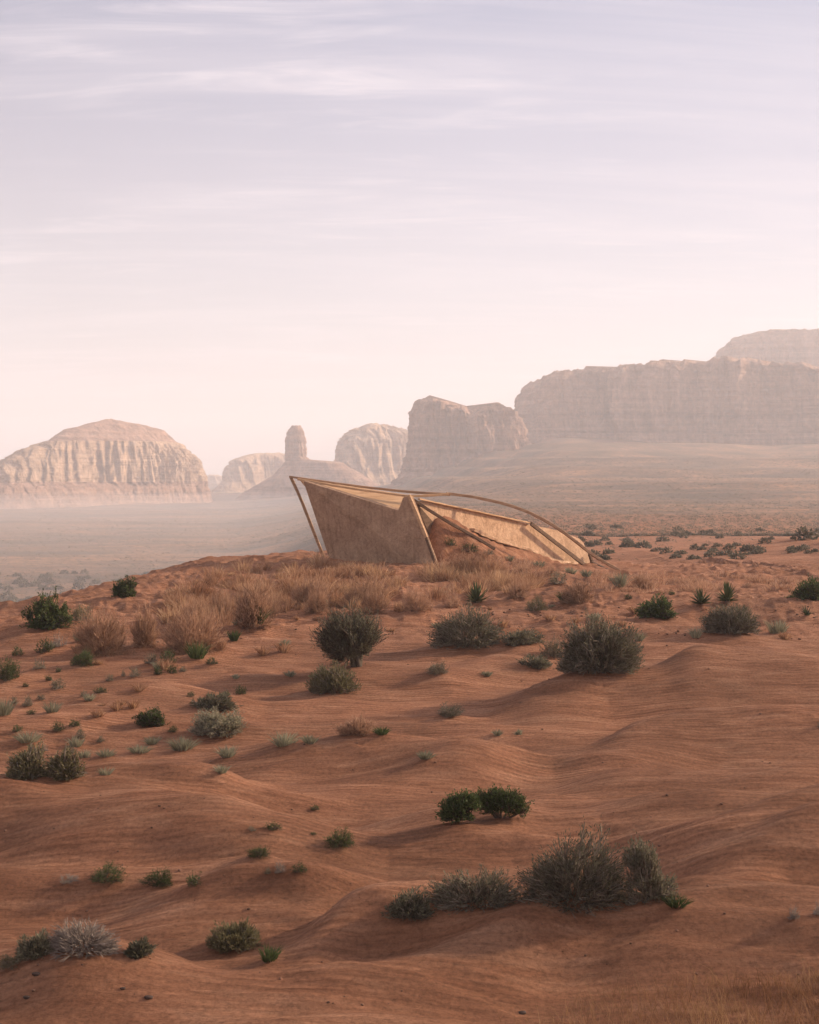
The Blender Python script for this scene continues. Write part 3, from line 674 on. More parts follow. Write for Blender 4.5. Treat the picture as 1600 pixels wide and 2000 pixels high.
def bush_geo(seed, rx, ry, rz, tips=500, sec=90, stems=12, nleaf=10, leaf=(.05, .012), twig=.004, lobes=None, base=None, shell=(.55, 1.0), spread=.5, lowz=-.05, stemr=None, rough=.34, updir=.4, bare=.45):
    """returns (branches Geo, leaves Geo) in metres for a bush of half widths rx, ry and height rz"""
    rng = np.random.default_rng(seed)
    if lobes is None:
        nl = rng.integers(2, 5); lobes = [(0, 0, 0, rng.uniform(.7, .95), rng.uniform(.75, 1))]
        for _ in range(nl):
            a = rng.uniform(0, 6.28); lobes.append((.55 * math.cos(a), .55 * math.sin(a), 0, rng.uniform(.35, .6), rng.uniform(.4, .95)))
    wts = np.array([l[3] ** 2 for l in lobes]); wts = wts / wts.sum()
    sc = np.array([[rx, ry, rz]])
    def pts(n, lo, hi):
        k = rng.choice(len(lobes), n, p=wts); Lb = np.array(lobes)[k]
        u = rng.normal(size=(n, 3)); u = unit(u)
        u[:, 2] = np.where(u[:, 2] < lowz, -u[:, 2] * rng.uniform(0, 1, n), u[:, 2]); u = unit(u)
        rr = rng.uniform(lo, hi, (n, 1)) * (1 + rough * (noise3(u[:, 0] * 2.3, u[:, 1] * 2.3, u[:, 2] * 2.3, seed) + .8 * noise3(u[:, 0] * 5, u[:, 1] * 5, u[:, 2] * 5, seed + 3))[:, None])
        return (Lb[:, :3] + u * rr * np.stack([Lb[:, 3], Lb[:, 3], Lb[:, 4]], 1)) 
    b0 = np.array([[0, 0, 0.]]) if base is None else np.array([base], float)
    T = pts(tips, *shell) * sc; Nn = pts(sec, .35, .72) * sc; Sx = pts(stems, .12, .36) * sc
    b0 = b0 * sc
    i2 = np.argmin((((Nn[:, None] - b0) * .48 + b0 - Sx[None]) ** 2).sum(-1), 1); i3 = np.argmin((((T[:, None] - b0) * .66 + b0 - Nn[None]) ** 2).sum(-1), 1)   # twigs fan outward from the root
    br, lf = Geo(), Geo()
    sr = stemr or twig * 4
    root = b0 + rng.normal(size=(stems, 3)) * np.array([[.05 * rx, .05 * ry, 0]]) - np.array([[0, 0, .04]])
    br.add(*tubes(root, Sx, np.full(stems, sr), np.full(stems, sr * .7)))
    def bent(A, B, ra, rb, j):
        m = (A + B) / 2 + rng.normal(size=A.shape) * np.linalg.norm(B - A, axis=1, keepdims=True) * j
        rm = (np.asarray(ra) + np.asarray(rb)) / 2
        br.add(*tubes(A, m, ra, rm)); br.add(*tubes(m, B, rm, rb))
    one = np.ones
    bent(Sx[i2], Nn, sr * .6 * one(sec), sr * .38 * one(sec), .10)
    bent(Nn[i3], T, twig * 1.4 * one(tips), twig * .6 * one(tips), .10)
    if nleaf:
        kp = rng.uniform(0, 1, tips * nleaf); k = np.repeat(np.arange(tips), nleaf)
        k = k[kp < np.clip(.25 + 1.6 * T[k, 2] / rz, 0, 1)]; n = len(k); t = rng.uniform(bare, 1.05, (n, 1))
        C = Nn[i3][k] * (1 - t) + T[k] * t + rng.normal(size=(n, 3)) * sc * .035
        C[:, 2] = np.maximum(C[:, 2], .01 * rz)
        dr = unit(T - Nn[i3])[k] + rng.normal(size=(n, 3)) * spread + np.array([[0, 0, updir]])
        lf.add(*leaves(C, dr, leaf[0] * rng.uniform(.6, 1.3, n), leaf[1] * rng.uniform(.7, 1.3, n), rng))
    return br, lf
def tuft_geo(seed, r, h, n=90, w=.012, droop=.3, spread=.8, patches=1):
    rng = np.random.default_rng(seed); g = Geo()
    a = rng.uniform(0, 6.28, n); q = rng.uniform(0, 1, n) ** .6
    C = np.stack([np.cos(a) * q * r * .45, np.sin(a) * q * r * .45, np.full(n, -.01)], 1)
    d = np.stack([np.cos(a) * q * spread * r / h, np.sin(a) * q * spread * r / h, np.ones(n)], 1) + rng.normal(size=(n, 3)) * .18
    L = h * rng.uniform(.55, 1.1, n); g.add(*blades(C, d, L, np.full(n, w), rng, droop)); return g
def yucca_geo(seed, r, h, n=60):
    rng = np.random.default_rng(seed); g = Geo()
    el = np.radians(rng.uniform(5, 88, n)); a = np.arange(n) * 2.399 + rng.normal(size=n) * .2
    d = np.stack([np.cos(a) * np.cos(el), np.sin(a) * np.cos(el), np.sin(el)], 1)
    L = 1 / np.sqrt((np.cos(el) / r) ** 2 + (np.sin(el) / h) ** 2) * rng.uniform(.85, 1.08, n)
    C = d * .05 * h + np.array([[0, 0, .06 * h]])
    w = .11 * h
    s = unit(np.cross(d, np.array([[0, 0, 1.]]) + rng.normal(size=(n, 3)) * .15)) * w / 2; up = unit(np.cross(s, d)) * w * .22
    L = L[:, None]
    p = [C - s * .7 + up, C - up, C + s * .7 + up]
    m = C + d * L * .4; p += [m - s + up, m - up, m + s + up]
    t = C + d * L - np.array([[0, 0, .03 * h]]); p += [t - s * .06, t, t + s * .06]
    V = np.stack(p, 1).reshape(-1, 3); o = np.arange(n)[:, None] * 9
    F = np.concatenate([o + np.array([q]) for q in ([0, 1, 4, 3], [1, 2, 5, 4], [3, 4, 7, 6], [4, 5, 8, 7])], 0)
    g.add(V, F); return g
def merge_geo(a, b):
    g = Geo(); g.add(np.vstack(a.V), np.vstack(a.F), 0)
    if b.n: g.add(np.vstack(b.V), np.vstack(b.F), 1)
    return g

KIND = {  # kind: (object name, category, leaf material, branch material, generator settings)
    'sage':   ('sage_bush', 'bush', 'sage', 'twig', dict(nleaf=7, leaf=(.055, .013), twig=.0042)),
    'olive':  ('olive_bush', 'bush', 'olive', 'twig', dict(nleaf=9, leaf=(.055, .013), twig=.0035)),
    'green':  ('green_bush', 'bush', 'green', 'bark', dict(nleaf=9, leaf=(.05, .018), twig=.0035, spread=.7)),
    'tan':    ('dry_bush', 'bush', 'tan', 'tan', dict(nleaf=5, leaf=(.16, .006), twig=.0045, updir=1.3, spread=.3, lowz=.3)),
    'round':  ('round_bush', 'bush', 'sage', 'bark', dict(nleaf=13, leaf=(.055, .014), twig=.0035)),
    'straw':  ('sage_bush', 'bush', 'pale', 'twig', dict(nleaf=7, leaf=(.05, .012), twig=.0042)),
    'silver': ('twig_bush', 'bush', 'silver', 'silver', dict(nleaf=4, leaf=(.055, .007), twig=.0040, updir=.5, spread=.5)),
}
PROTO = {}
def proto(kind, v, big):
    key = (kind, v, big)
    if key not in PROTO:
        nm, cat, lm, bmn, kw = KIND[kind]; kw = dict(kw)
        s = 1.0
        kw['leaf'] = (kw['leaf'][0] * (1.5 if big else 2.6), kw['leaf'][1] * (1.6 if big else 2.8)); kw['twig'] *= (1.6 if big else 2.6)
        if not big: kw['nleaf'] = max(3, int(kw['nleaf'] * .6))
        br, lf = bush_geo(100 + v * 7 + len(kind), 1, 1, 1, tips=520 if big else 170, sec=80 if big else 36, stems=12, **kw)
        if big:
            a, b = br.mesh('branches'), lf.mesh('leaves'); a.materials.append(M[bmn]); b.materials.append(M[lm]); PROTO[key] = (a, b)
        else:
            a = merge_geo(br, lf).mesh(nm); a.materials.append(M[bmn]); a.materials.append(M[lm]); PROTO[key] = (a,)
    return PROTO[key]
RNG = random.Random(11)
def place(px, row):
    D = ray_hit(px, row)
    X = (px - HX) / FPX * D
    return X, D, float(H(X, D))
CNT = [0]
def plant(kind, x0, x1, yt, yb, label, group=None, own=None, name=None):
    """one plant seen between photo columns x0..x1 and rows yt..yb"""
    CNT[0] += 1
    px = (x0 + x1) / 2; X, D, z = place(px, yb - 2); mpp = D / FPX
    w = (x1 - x0) * mpp; h = (yb - yt) * mpp
    rot = RNG.uniform(0, 6.28)
    if x1 - x0 > 30 and D < 60:
        b = min(.10, .10 * w); HUM.append((X, D, b, w * .62)); z += b * .85
    if kind in KIND:
        nm, cat, lm, bmn, kw = KIND[kind]; nm = name or nm
        if own is not None:
            kw = dict(kw); kw.update(own)
            br, lf = bush_geo(500 + CNT[0], w / 2, w * .42, h, **kw)
            root = empty(nm, (X, D + w * .15, z)); a = link('branches', br.mesh('branches'), M[bmn], root)
            if lf.n: link('leaves', lf.mesh('leaves'), M[lm], root)
            o = root
        else:
            big = (x1 - x0) >= 52
            ms = proto(kind, CNT[0] % 5, big)
            if big:
                o = empty(nm, (X, D, z))
                for mm, pn in zip(ms, ('branches', 'leaves')):
                    c = bpy.data.objects.new(pn, mm); COL.objects.link(c); c.parent = o
            else:
                o = bpy.data.objects.new(nm, ms[0]); COL.objects.link(o); o.location = (X, D, z)
            o.rotation_euler = (0, 0, rot)
            o.scale = (w / 2 * .92, w / 2 * .92, h * .95)
    elif kind in ('tuft', 'gtuft', 'drytuft'):
        cat = 'grass tuft'; nm = name or 'grass_tuft'
        g = tuft_geo(900 + CNT[0], w / 2, h, n=int(min(260, 40 + (x1 - x0) * 1.6)), w=max(.008, 1.5 * mpp), droop=.3)
        mt = {'tuft': 'pale', 'gtuft': 'green', 'drytuft': 'grass'}[kind]
        o = link(nm, g.mesh(nm), M[mt]); o.location = (X, D, z)
    else:
        cat = 'yucca'; nm = 'yucca'
        g = yucca_geo(900 + CNT[0], w / 2, h, n=52 if (x1 - x0) > 40 else 24)
        o = link(nm, g.mesh(nm), M['yucca']); o.location = (X, D, z)
    return tag(o, label, cat, group)

# foreground
fg = dict(tips=1500, sec=190, stems=20, leaf=(.040, .0085), twig=.0028, nleaf=11, stemr=.013, rough=.3)
plant('sage', 1010, 1246, 1645, 1792, 'largest grey sage bush, tall twiggy dome in the middle of the foreground clump', 'sage clump on the near dune', dict(fg, tips=1900, sec=240, nleaf=6, bare=.65, twig=.0046, rough=.16, stems=26, lobes=[(.05, 0, 0, .88, .98), (-.5, 0, 0, .5, .72), (.5, .1, 0, .48, .74)]))
plant('sage', 1214, 1334, 1662, 1786, 'upright sage bush with bare stems at the right end of the foreground clump', 'sage clump on the near dune', dict(fg, tips=850, nleaf=7, bare=.65, twig=.0046, rough=.2, lobes=[(-.35, 0, .62, .6, .36), (.3, .1, 0, .7, .5), (-.55, -.2, 0, .5, .6), (-.1, 0, .3, .5, .45)]))
plant('sage', 842, 1026, 1712, 1800, 'low spreading sage bush with dark bare stems left of the tallest sage', 'sage clump on the near dune', dict(fg, tips=1000, nleaf=6, bare=.65, twig=.0046, rough=.2, lobes=[(-.3, 0, 0, .6, .85), (.4, 0, 0, .6, .9), (-.75, .1, 0, .4, .55)]))
plant('sage', 748, 850, 1748, 1806, 'small twiggy sage bush at the left end of the foreground clump', 'sage clump on the near dune', dict(fg, tips=600, nleaf=8))
plant('gtuft', 1284, 1357, 1762, 1788, 'spiky bright green tuft at the foot of the upright sage bush', name='grass_tuft')
plant('silver', 66, 245, 1808, 1884, 'silver-white bare twig bush fanning out at the lower left', None, dict(tips=2700, sec=300, stems=34, nleaf=0, twig=.0021, stemr=.010, lowz=.1, rough=.25))
plant('sage', 28, 104, 1848, 1892, 'grey bush against the left side of the silver twig bush', None, dict(fg, tips=600))
plant('olive', -15, 56, 1874, 1904, 'low olive green bush cut by the left edge below the silver twig bush')
plant('sage', 245, 300, 1852, 1882, 'small pale grey bush just right of the silver twig bush', None, dict(fg, tips=350))
plant('olive', 397, 512, 1814, 1872, 'rounded olive and tan bush on the near sand beside a small green one', None, dict(fg, tips=1300, leaf=(.045, .008), updir=.9))
plant('gtuft', 500, 553, 1850, 1884, 'spiky green tuft right beside the rounded olive and tan bush')
plant('green', 168, 258, 1695, 1728, 'wide dark green bush at the left of a row of three under the dune')
plant('green', 270, 346, 1694, 1734, 'leafy green bush in the middle of a row of three under the dune')
plant('green', 361, 402, 1700, 1730, 'small round green bush at the right of a row of three under the dune')
plant('silver', 105, 162, 1708, 1728, 'flat pale twig bush left of the row of three green bushes')
plant('silver', 530, 568, 1680, 1708, 'white spiky twig bush beside a low green one under the dune')
plant('green', 562, 604, 1688, 1708, 'low green bush touching the white spiky twig bush')
plant('sage', 512, 534, 1694, 1709, 'tiny grey bush at the left foot of the white spiky twig bush')
plant('green', 480, 538, 1652, 1678, 'low bright green bush on the face of the large left dune')
plant('green', 512, 556, 1604, 1627, 'green bush on the crest of the large left dune')
plant('sage', 480, 502, 1612, 1624, 'tiny grey bush left of the green bush on the dune crest')
plant('green', 628, 697, 1624, 1664, 'leafy green bush at the right foot of the large left dune')
plant('green', 604, 622, 1625, 1635, 'tiny green bush left of the leafy one at the dune foot')
plant('green', 602, 627, 1569, 1582, 'tiny lone green bush on bare sand above the large left dune')
gb = dict(tips=800, sec=140, stems=9, leaf=(.038, .015), twig=.004, nleaf=10, stemr=.016, rough=.35)
plant('green', 850, 936, 1556, 1620, 'dense dark green bush, left one of the twin bushes on bare sand', 'twin green bushes', dict(gb, tips=750, lobes=[(-.1, 0, .1, .8, .75), (.25, 0, .45, .75, .5), (.6, .1, .5, .5, .4)]))
plant('green', 930, 1032, 1555, 1618, 'dark green bush with open stems, right one of the twin bushes', 'twin green bushes', dict(gb, tips=750, lobes=[(-.35, 0, .45, .62, .5), (.15, 0, .5, .65, .48), (.7, 0, .25, .42, .55), (-.8, 0, .6, .35, .3)], lowz=-.5))
plant('silver', 1532, 1574, 1766, 1798, 'small white twig bush on the sand near the right edge')
plant('silver', 1586, 1625, 1752, 1792, 'pale twig bush cut by the right edge of the picture')
# middle ground, the large bushes
mg = dict(tips=1300, sec=170, stems=20, leaf=(.075, .017), twig=.0075, nleaf=7, stemr=.03, rough=.38)
D = ray_hit(700, 1322)
plant('round', 610, 752, 1203, 1322, 'round dark sage bush raised on a short thick trunk', None,
      dict(mg, lobes=[(0, 0, .56, .92, .42), (.25, .2, .52, .65, .38), (-.3, -.2, .5, .6, .36)], base=(.22, 0, 0), lowz=-1.0, stems=5, stemr=.07, tips=2000), name='round_bush')
plant('olive', 597, 716, 1316, 1366, 'olive tan bush in front of the round bush with a trunk', None, dict(mg, tips=800, updir=.9))
plant('sage', 612, 650, 1305, 1328, 'small grey bush under the left side of the round bush')
plant('sage', 834, 997, 1188, 1274, 'wide domed sage bush below the lone yucca', None, dict(mg, leaf=(.075, .018), rough=.2, lobes=[(0, 0, 0, .88, .95), (-.6, 0, 0, .4, .6), (.62, 0, 0, .38, .6)]))
plant('sage', 1085, 1262, 1196, 1322, 'largest sage bush of the middle ground, tall grey dome casting shade on the sand', None, dict(mg, tips=2600, rough=.2, lobes=[(.06, 0, 0, .92, .95), (-.55, 0, 0, .42, .55), (.62, .1, 0, .36, .55)]))
plant('sage', 1048, 1104, 1243, 1290, 'low grey wing of sage at the left of the largest middle sage bush')
plant('sage', 970, 1068, 1236, 1270, 'flat grey sage bush between the domed and the largest middle sage', None, dict(mg, tips=500))
plant('sage', 1002, 1082, 1282, 1314, 'flat sage bush at the left foot of the largest middle sage', None, dict(mg, tips=400))
plant('sage', 826, 883, 1292, 1323, 'small dark sage bush alone below the wide domed one')
plant('tuft', 938, 965, 1310, 1322, 'tiny pale tuft on sand between two small sage bushes')
plant('sage', 1369, 1494, 1185, 1245, 'low smooth grey green cushion bush on the right', None, dict(mg, tips=1500, leaf=(.06, .014), rough=.12, updir=.8, lobes=[(0, 0, 0, 1, .95), (.3, 0, 0, .65, .95), (-.35, 0, 0, .6, .9)]))
plant('tuft', 1490, 1546, 1211, 1244, 'pale grass tuft at the right side of the cushion bush')
plant('green', 1246, 1326, 1171, 1215, 'dark leathery green bush on the right between the two yuccas', None, dict(mg, tips=500, leaf=(.09, .036), nleaf=11))
plant('green', 1543, 1640, 1119, 1180, 'tall dark green bush cut by the right edge', None, dict(mg, tips=1000, leaf=(.08, .03)))
plant('yucca', 903, 958, 1142, 1185, 'lone spiky yucca in front of the shelter')
plant('yucca', 1396, 1444, 1142, 1181, 'spiky yucca on the right near the dark green edge bush')
plant('yucca', 1344, 1394, 1155, 1188, 'thin sparse spiky plant left of the right yucca')
plant('yucca', 1560, 1592, 1184, 1208, 'small dark spiky plant right of the cushion bush')
plant('olive', 1019, 1076, 1167, 1199, 'small olive green bush right of the lone yucca')
plant('tan', 1094, 1182, 1134, 1185, 'pinkish tan dry bush behind the largest middle sage', None, dict(tips=900, sec=120, stems=20, twig=.006, leaf=(.1, .008)))
plant('gtuft', 1084, 1120, 1162, 1184, 'green tuft at the foot of the pinkish tan bush')
plant('sage', 1066, 1114, 1114, 1146, 'grey purple rounded bush before the right end of the shelter')
plant('tuft', 1192, 1228, 1118, 1152, 'pale green tuft just below the tip of the arched beam')
plant('tan', 1226, 1282, 1124, 1156, 'low straw coloured bush right of the arched beam tip')
plant('green', 1302, 1322, 1148, 1162, 'tiny bright green plant between the straw bush and right yucca')
plant('green', 1216, 1238, 1158, 1172, 'tiny green plant left of the dark leathery bush')
plant('sage', 840, 918, 1377, 1405, 'low pale sage bush alone on sand below the wide domed one')
plant('tuft', 810, 852, 1467, 1486, 'pale green tuft alone in the middle of the bare sand')
plant('tuft', 960, 982, 1426, 1440, 'small grey tuft, left of two on the bare middle sand')
plant('tuft', 1003, 1022, 1424, 1438, 'small grey tuft, right of two on the bare middle sand')
plant('sage', 1592, 1620, 1404, 1422, 'grey bush at the right edge above the dark dune')
plant('green', 858, 898, 1046, 1068, 'dark green creeper, upper of two on the sand bank in the shelter', 'green creepers inside the shelter')
plant('green', 890, 940, 1060, 1082, 'dark green creeper, lower of two on the sand bank in the shelter', 'green creepers inside the shelter')
plant('sage', 940, 968, 1072, 1088, 'small grey brown bush below the two creepers in the shelter')
# left slope
plant('green', 45, 138, 1170, 1234, 'large dark green bush on the left skyline of the hill', None, dict(mg, tips=1000, leaf=(.075, .028), nleaf=13, rough=.4))
plant('olive', 134, 192, 1177, 1218, 'olive bush right of the large dark skyline bush')
plant('green', 217, 273, 1137, 1172, 'round green bush on the far edge of the hill above the mist', None, dict(mg, tips=500, leaf=(.09, .035)))
tn = dict(tips=1700, sec=200, stems=34, twig=.0055, leaf=(.10, .008), nleaf=6, stemr=.016, rough=.3)
plant('tan', 135, 262, 1192, 1290, 'widest tan dry brush at the left end of the brush row', 'tan dry brush row', tn)
plant('tan', 252, 314, 1186, 1274, 'narrow orange tan brush with pale bare stems in the brush row', 'tan dry brush row', dict(tn, tips=900))
plant('tan', 306, 444, 1184, 1288, 'tall tan dry brush at the right end of the brush row', 'tan dry brush row', tn)
plant('tan', 440, 548, 1138, 1232, 'tall straw coloured brush higher up the hill above the brush row', None, tn)
plant('tan', 548, 654, 1116, 1198, 'straw brush left of the shelter front wall', None, dict(tn, tips=1200))
plant('tan', 660, 770, 1120, 1196, 'straw brush directly in front of the shelter front wall', None, dict(tn, tips=1200))
for (x0, x1, y0, y1) in [(480, 560, 1150, 1212), (590, 650, 1150, 1206), (700, 765, 1150, 1204), (780, 850, 1140, 1200), (860, 905, 1150, 1190), (400, 470, 1150, 1210), (350, 410, 1172, 1222), (980, 1040, 1132, 1176)]:
    plant('tan', x0, x1, y0, y1, 'rust coloured dry brush among the straw grass in front of the shelter', 'dry brush in the straw grass')
for (x0, x1, y0, y1) in [(878, 930, 1090, 1118), (945, 1000, 1092, 1124), (1000, 1050, 1100, 1130), (1062, 1100, 1104, 1126), (925, 960, 1080, 1100)]:
    plant('tan', x0, x1, y0, y1, 'pinkish dry scrub on the sand bank in front of the shelter back wall', 'dry scrub on the sand bank')
for (x0, x1, y0, y1) in [(985, 1008, 1084, 1098), (1040, 1066, 1094, 1110), (1100, 1130, 1106, 1122), (1130, 1160, 1112, 1128)]:
    plant('tuft', x0, x1, y0, y1, 'grey green tuft along the foot of the shelter back wall', 'tufts along the back wall')
plant('tan', 860, 970, 1078, 1132, 'pinkish dry brush on the sand bank at the shelter opening', None, dict(tn, tips=1200))
plant('green', 135, 192, 1264, 1306, 'dark bush at the foot of the widest tan brush')
plant('green', 308, 348, 1268, 1302, 'dark bush below the tall tan brush')
plant('sage', 279, 311, 1272, 1302, 'grey bush below the narrow orange tan brush')
plant('green', 299, 322, 1294, 1320, 'small upright dark bush below the tan brush row')
plant('gtuft', 358, 412, 1258, 1298, 'green grass tuft at the right foot of the tall tan brush')
plant('gtuft', 484, 524, 1192, 1232, 'green tuft at the foot of the tall straw brush')
plant('gtuft', 444, 471, 1230, 1254, 'small green tuft between tan and straw brush')
plant('green', 64, 106, 1250, 1282, 'dark green bush beside a pale twig bush left of the brush row')
plant('silver', 97, 140, 1232, 1268, 'pale twig bush at the left end of the brush row')
plant('green', -20, 42, 1280, 1332, 'dark green bush cut by the left edge below the skyline')
plant('sage', 0, 26, 1318, 1338, 'grey bush under the dark bush at the left edge')
SM = 'small dark bush scattered on the left slope below the tan brush'
SG = 'small dark bushes on the left slope'
for (x0, x1, y0, y1) in [(60, 92, 1284, 1310), (20, 52, 1264, 1285), (85, 106, 1314, 1330), (41, 58, 1333, 1345), (90, 136, 1322, 1350), (106, 122, 1302, 1314), (204, 224, 1311, 1332),
                         (234, 247, 1308, 1324), (249, 277, 1301, 1325), (156, 173, 1346, 1362), (179, 214, 1343, 1359), (361, 384, 1349, 1362), (399, 424, 1346, 1363), (434, 453, 1349, 1362), (454, 486, 1336, 1360), (320, 350, 1296, 1318), (395, 430, 1288, 1304), (345, 372, 1300, 1312)]:
    plant('green' if (x0 % 3) else 'sage', x0, x1, y0, y1, SM, SG)
plant('sage', 368, 470, 1368, 1397, 'low dark straggling bush above the big tan sage on the left', None, dict(mg, tips=500))
plant('sage', 15, 38, 1356, 1374, 'left of three small grey bushes near the left edge')
plant('sage', 39, 70, 1354, 1380, 'middle of three small grey bushes near the left edge, darkest')
plant('sage', 70, 92, 1349, 1367, 'right of three small grey bushes near the left edge')
plant('tuft', -15, 31, 1364, 1402, 'pale spiky tuft cut by the left edge')
plant('green', 51, 76, 1384, 1398, 'small green bush between two pale tufts at the left')
plant('tuft', 81, 122, 1372, 1397, 'pale tuft right of the small green bush at the left')
plant('green', 20, 47, 1415, 1432, 'small round green bush above the wide pale tuft at the left')
plant('green', 100, 129, 1408, 1430, 'left of two touching dark green bushes on the left sand')
plant('green', 127, 160, 1404, 1425, 'right of two touching dark green bushes on the left sand')
plant('green', 264, 329, 1394, 1423, 'dark green bush left of the big tan sage', None, dict(mg, tips=500, leaf=(.05, .016), updir=.8))
plant('straw', 371, 503, 1388, 1444, 'big tan grey twiggy sage on the left sand', None, dict(tips=1500, sec=180, stems=24, nleaf=7, leaf=(.05, .012), twig=.0042, stemr=.013, rough=.3))
plant('sage', 141, 172, 1420, 1446, 'grey green bush among pale tufts above the olive pair')
plant('green', 324, 352, 1420, 1434, 'tiny dark bush below the dark green bush beside the tan sage')
plant('sage', 184, 211, 1436, 1452, 'tiny grey bush right of the grey green bush among tufts')
plant('tuft', 20, 89, 1430, 1455, 'wide pale green tuft above the olive pair')
plant('tuft', 131, 167, 1438, 1462, 'pale rounded tuft above the olive pair')
plant('sage', 118, 152, 1450, 1474, 'grey bush touching the right top of the olive pair')
plant('silver', 78, 100, 1452, 1470, 'tiny pale twig bush just above the olive pair')
plant('tuft', 281, 314, 1440, 1460, 'pale tuft above the line of tufts on the left sand')
PT = 'pale green tuft in the line of tufts right of the olive pair'
for (x0, x1, y0, y1) in [(150, 182, 1466, 1484), (184, 231, 1463, 1482), (244, 302, 1457, 1477)]:
    plant('tuft', x0, x1, y0, y1, PT, 'line of pale tufts')
plant('tuft', 320, 394, 1443, 1474, 'palest spiky tuft ending the line of tufts below the tan sage')
plant('tuft', 420, 470, 1459, 1484, 'grey green tuft below the big tan sage, upper of two')
plant('tuft', 416, 450, 1496, 1515, 'grey green tuft below the big tan sage, lower of two')
plant('tuft', 189, 223, 1499, 1518, 'grey tuft right of the olive pair')
plant('tuft', 522, 590, 1431, 1464, 'pale green tuft on open sand right of the tan sage')
plant('tuft', 584, 628, 1440, 1460, 'flat pale tuft touching the pale green one on open sand')
plant('tan', 658, 740, 1407, 1442, 'pinkish tan bush alone on open sand in the middle', None, dict(tn, tips=600, twig=.0035, leaf=(.06, .006)))
plant('gtuft', 725, 765, 1424, 1442, 'green tuft at the right end of the lone pinkish tan bush')
plant('olive', 2, 100, 1470, 1530, 'left bush of the large olive pair at the left edge', 'olive pair', dict(mg, leaf=(.05, .012), tips=1300))
plant('olive', 88, 166, 1474, 1534, 'right bush of the large olive pair at the left edge', 'olive pair', dict(mg, leaf=(.05, .012), tips=1200))
k = 0
while k < 46:      # low dry tufts between the bushes
    px, row = RNG.uniform(430, 1540), RNG.uniform(1178, 1262)
    if k > 24: px, row = RNG.uniform(0, 600), RNG.uniform(1240, 1420)
    w_ = RNG.uniform(14, 34); hgt = w_ * RNG.uniform(.45, .8)
    plant('drytuft' if k % 3 else 'tuft', px - w_ / 2, px + w_ / 2, row - hgt, row,
          'small dry tuft among the bushes on the hill below the shelter' if k <= 24 else 'small dry tuft between the dark bushes on the left slope',
          'dry tufts on the hill' if k <= 24 else 'dry tufts on the left slope'); k += 1
for (px, row, s, lb) in [(53, 1952, .045, 'small dark stone alone in the lower left corner'), (291, 1947, .05, 'flat dark stone on the lower left sand'), (240, 1935, .035, 'small flat stone left of the larger dark stone on the lower sand'),
                         (1020, 1982, .05, 'small dark stone at the bottom centre'), (70, 1918, .05, 'low dark stone on the dune below the silver bush')]:
    put_stone(px, row, s * .7, s * .5, s * .28, int(px), M['darkstone'], lb, 'stone')

build_ground()     # after the plants, whose roots have gathered small hummocks of sand

# ------------------------------------------------------------------ dry grass
def grass_field(name, label, spots, mat, rng, n_each, L, w, clump=.18, droop=.35, lean=.35):
    Cs, ds, Ls = [], [], []
    for (X, Y, z, sc) in spots:
        n = n_each; a = rng.uniform(0, 6.28, n); q = rng.uniform(0, 1, n) ** .7
        c = np.stack([X + np.cos(a) * q * clump * sc, Y + np.sin(a) * q * clump * sc, np.full(n, z - .02)], 1)
        d = np.stack([np.cos(a) * q * .8, np.sin(a) * q * .8, np.ones(n)], 1) + rng.normal(size=(n, 3)) * lean
        d[:, 2] = np.abs(d[:, 2]) + .3
        Cs.append(c); ds.append(d); Ls.append(L * sc * rng.uniform(.5, 1.15, n))
    g = Geo(); C = np.vstack(Cs); C[:, 2] = H(C[:, 0], C[:, 1]) - .015
    Lx = np.concatenate(Ls)
    g.add(*blades(C, np.vstack(ds), Lx, np.full(len(C), w), rng, droop))
    o = link(name, g.mesh(name), mat); return tag(o, label, 'grass', kind='stuff')
rng = np.random.default_rng(5)
def zone_spots(polyrows, n, rng, dens=None):
    """random ground spots between an upper and a lower boundary given in photo columns"""
    xs = np.array([p[0] for p in polyrows]); up = np.array([p[1] for p in polyrows]); lo = np.array([p[2] for p in polyrows])
    out = []
    while len(out) < n:
        px = rng.uniform(xs[0], xs[-1]); a, b = np.interp(px, xs, up), np.interp(px, xs, lo)
        row = rng.uniform(a, b)
        if noise2(np.array([px / 45.0]), np.array([row / 14.0]), 71)[0] < rng.uniform(-.9, .5): continue
        D = ray_hit(px, row, 20, 120, 260)
        if D is None: continue
        X = (px - HX) / FPX * D
        rx, ry = X - AX[0], D - AX[1]
        out.append((X, D, float(H(X, D)), rng.uniform(.3, .85) + 1.0 * rng.uniform() ** 4))
    return out
sp = zone_spots([(330, 1160, 1250), (420, 1124, 1225), (520, 1100, 1205), (640, 1102, 1205), (760, 1116, 1205), (850, 1114, 1180), (890, 1118, 1158), (960, 1126, 1156), (1050, 1138, 1158)], 360, rng)
grass_field('dry_grass', 'straw and rust coloured dry grass covering the hill in front of the shelter', sp, M['grass'], rng, 95, .44, .017, .26, .32, .30)
sp = zone_spots([(1160, 1120, 1155), (1300, 1126, 1160), (1450, 1128, 1150), (1600, 1130, 1150), (1700, 1130, 1150)], 150, rng)
sp += zone_spots([(862, 1082, 1118), (960, 1088, 1122), (1060, 1104, 1128)], 70, rng)
grass_field('sparse_grass', 'thin pinkish grass around the right end of the shelter', sp, M['tan'], rng, 50, .24, .014, .26)
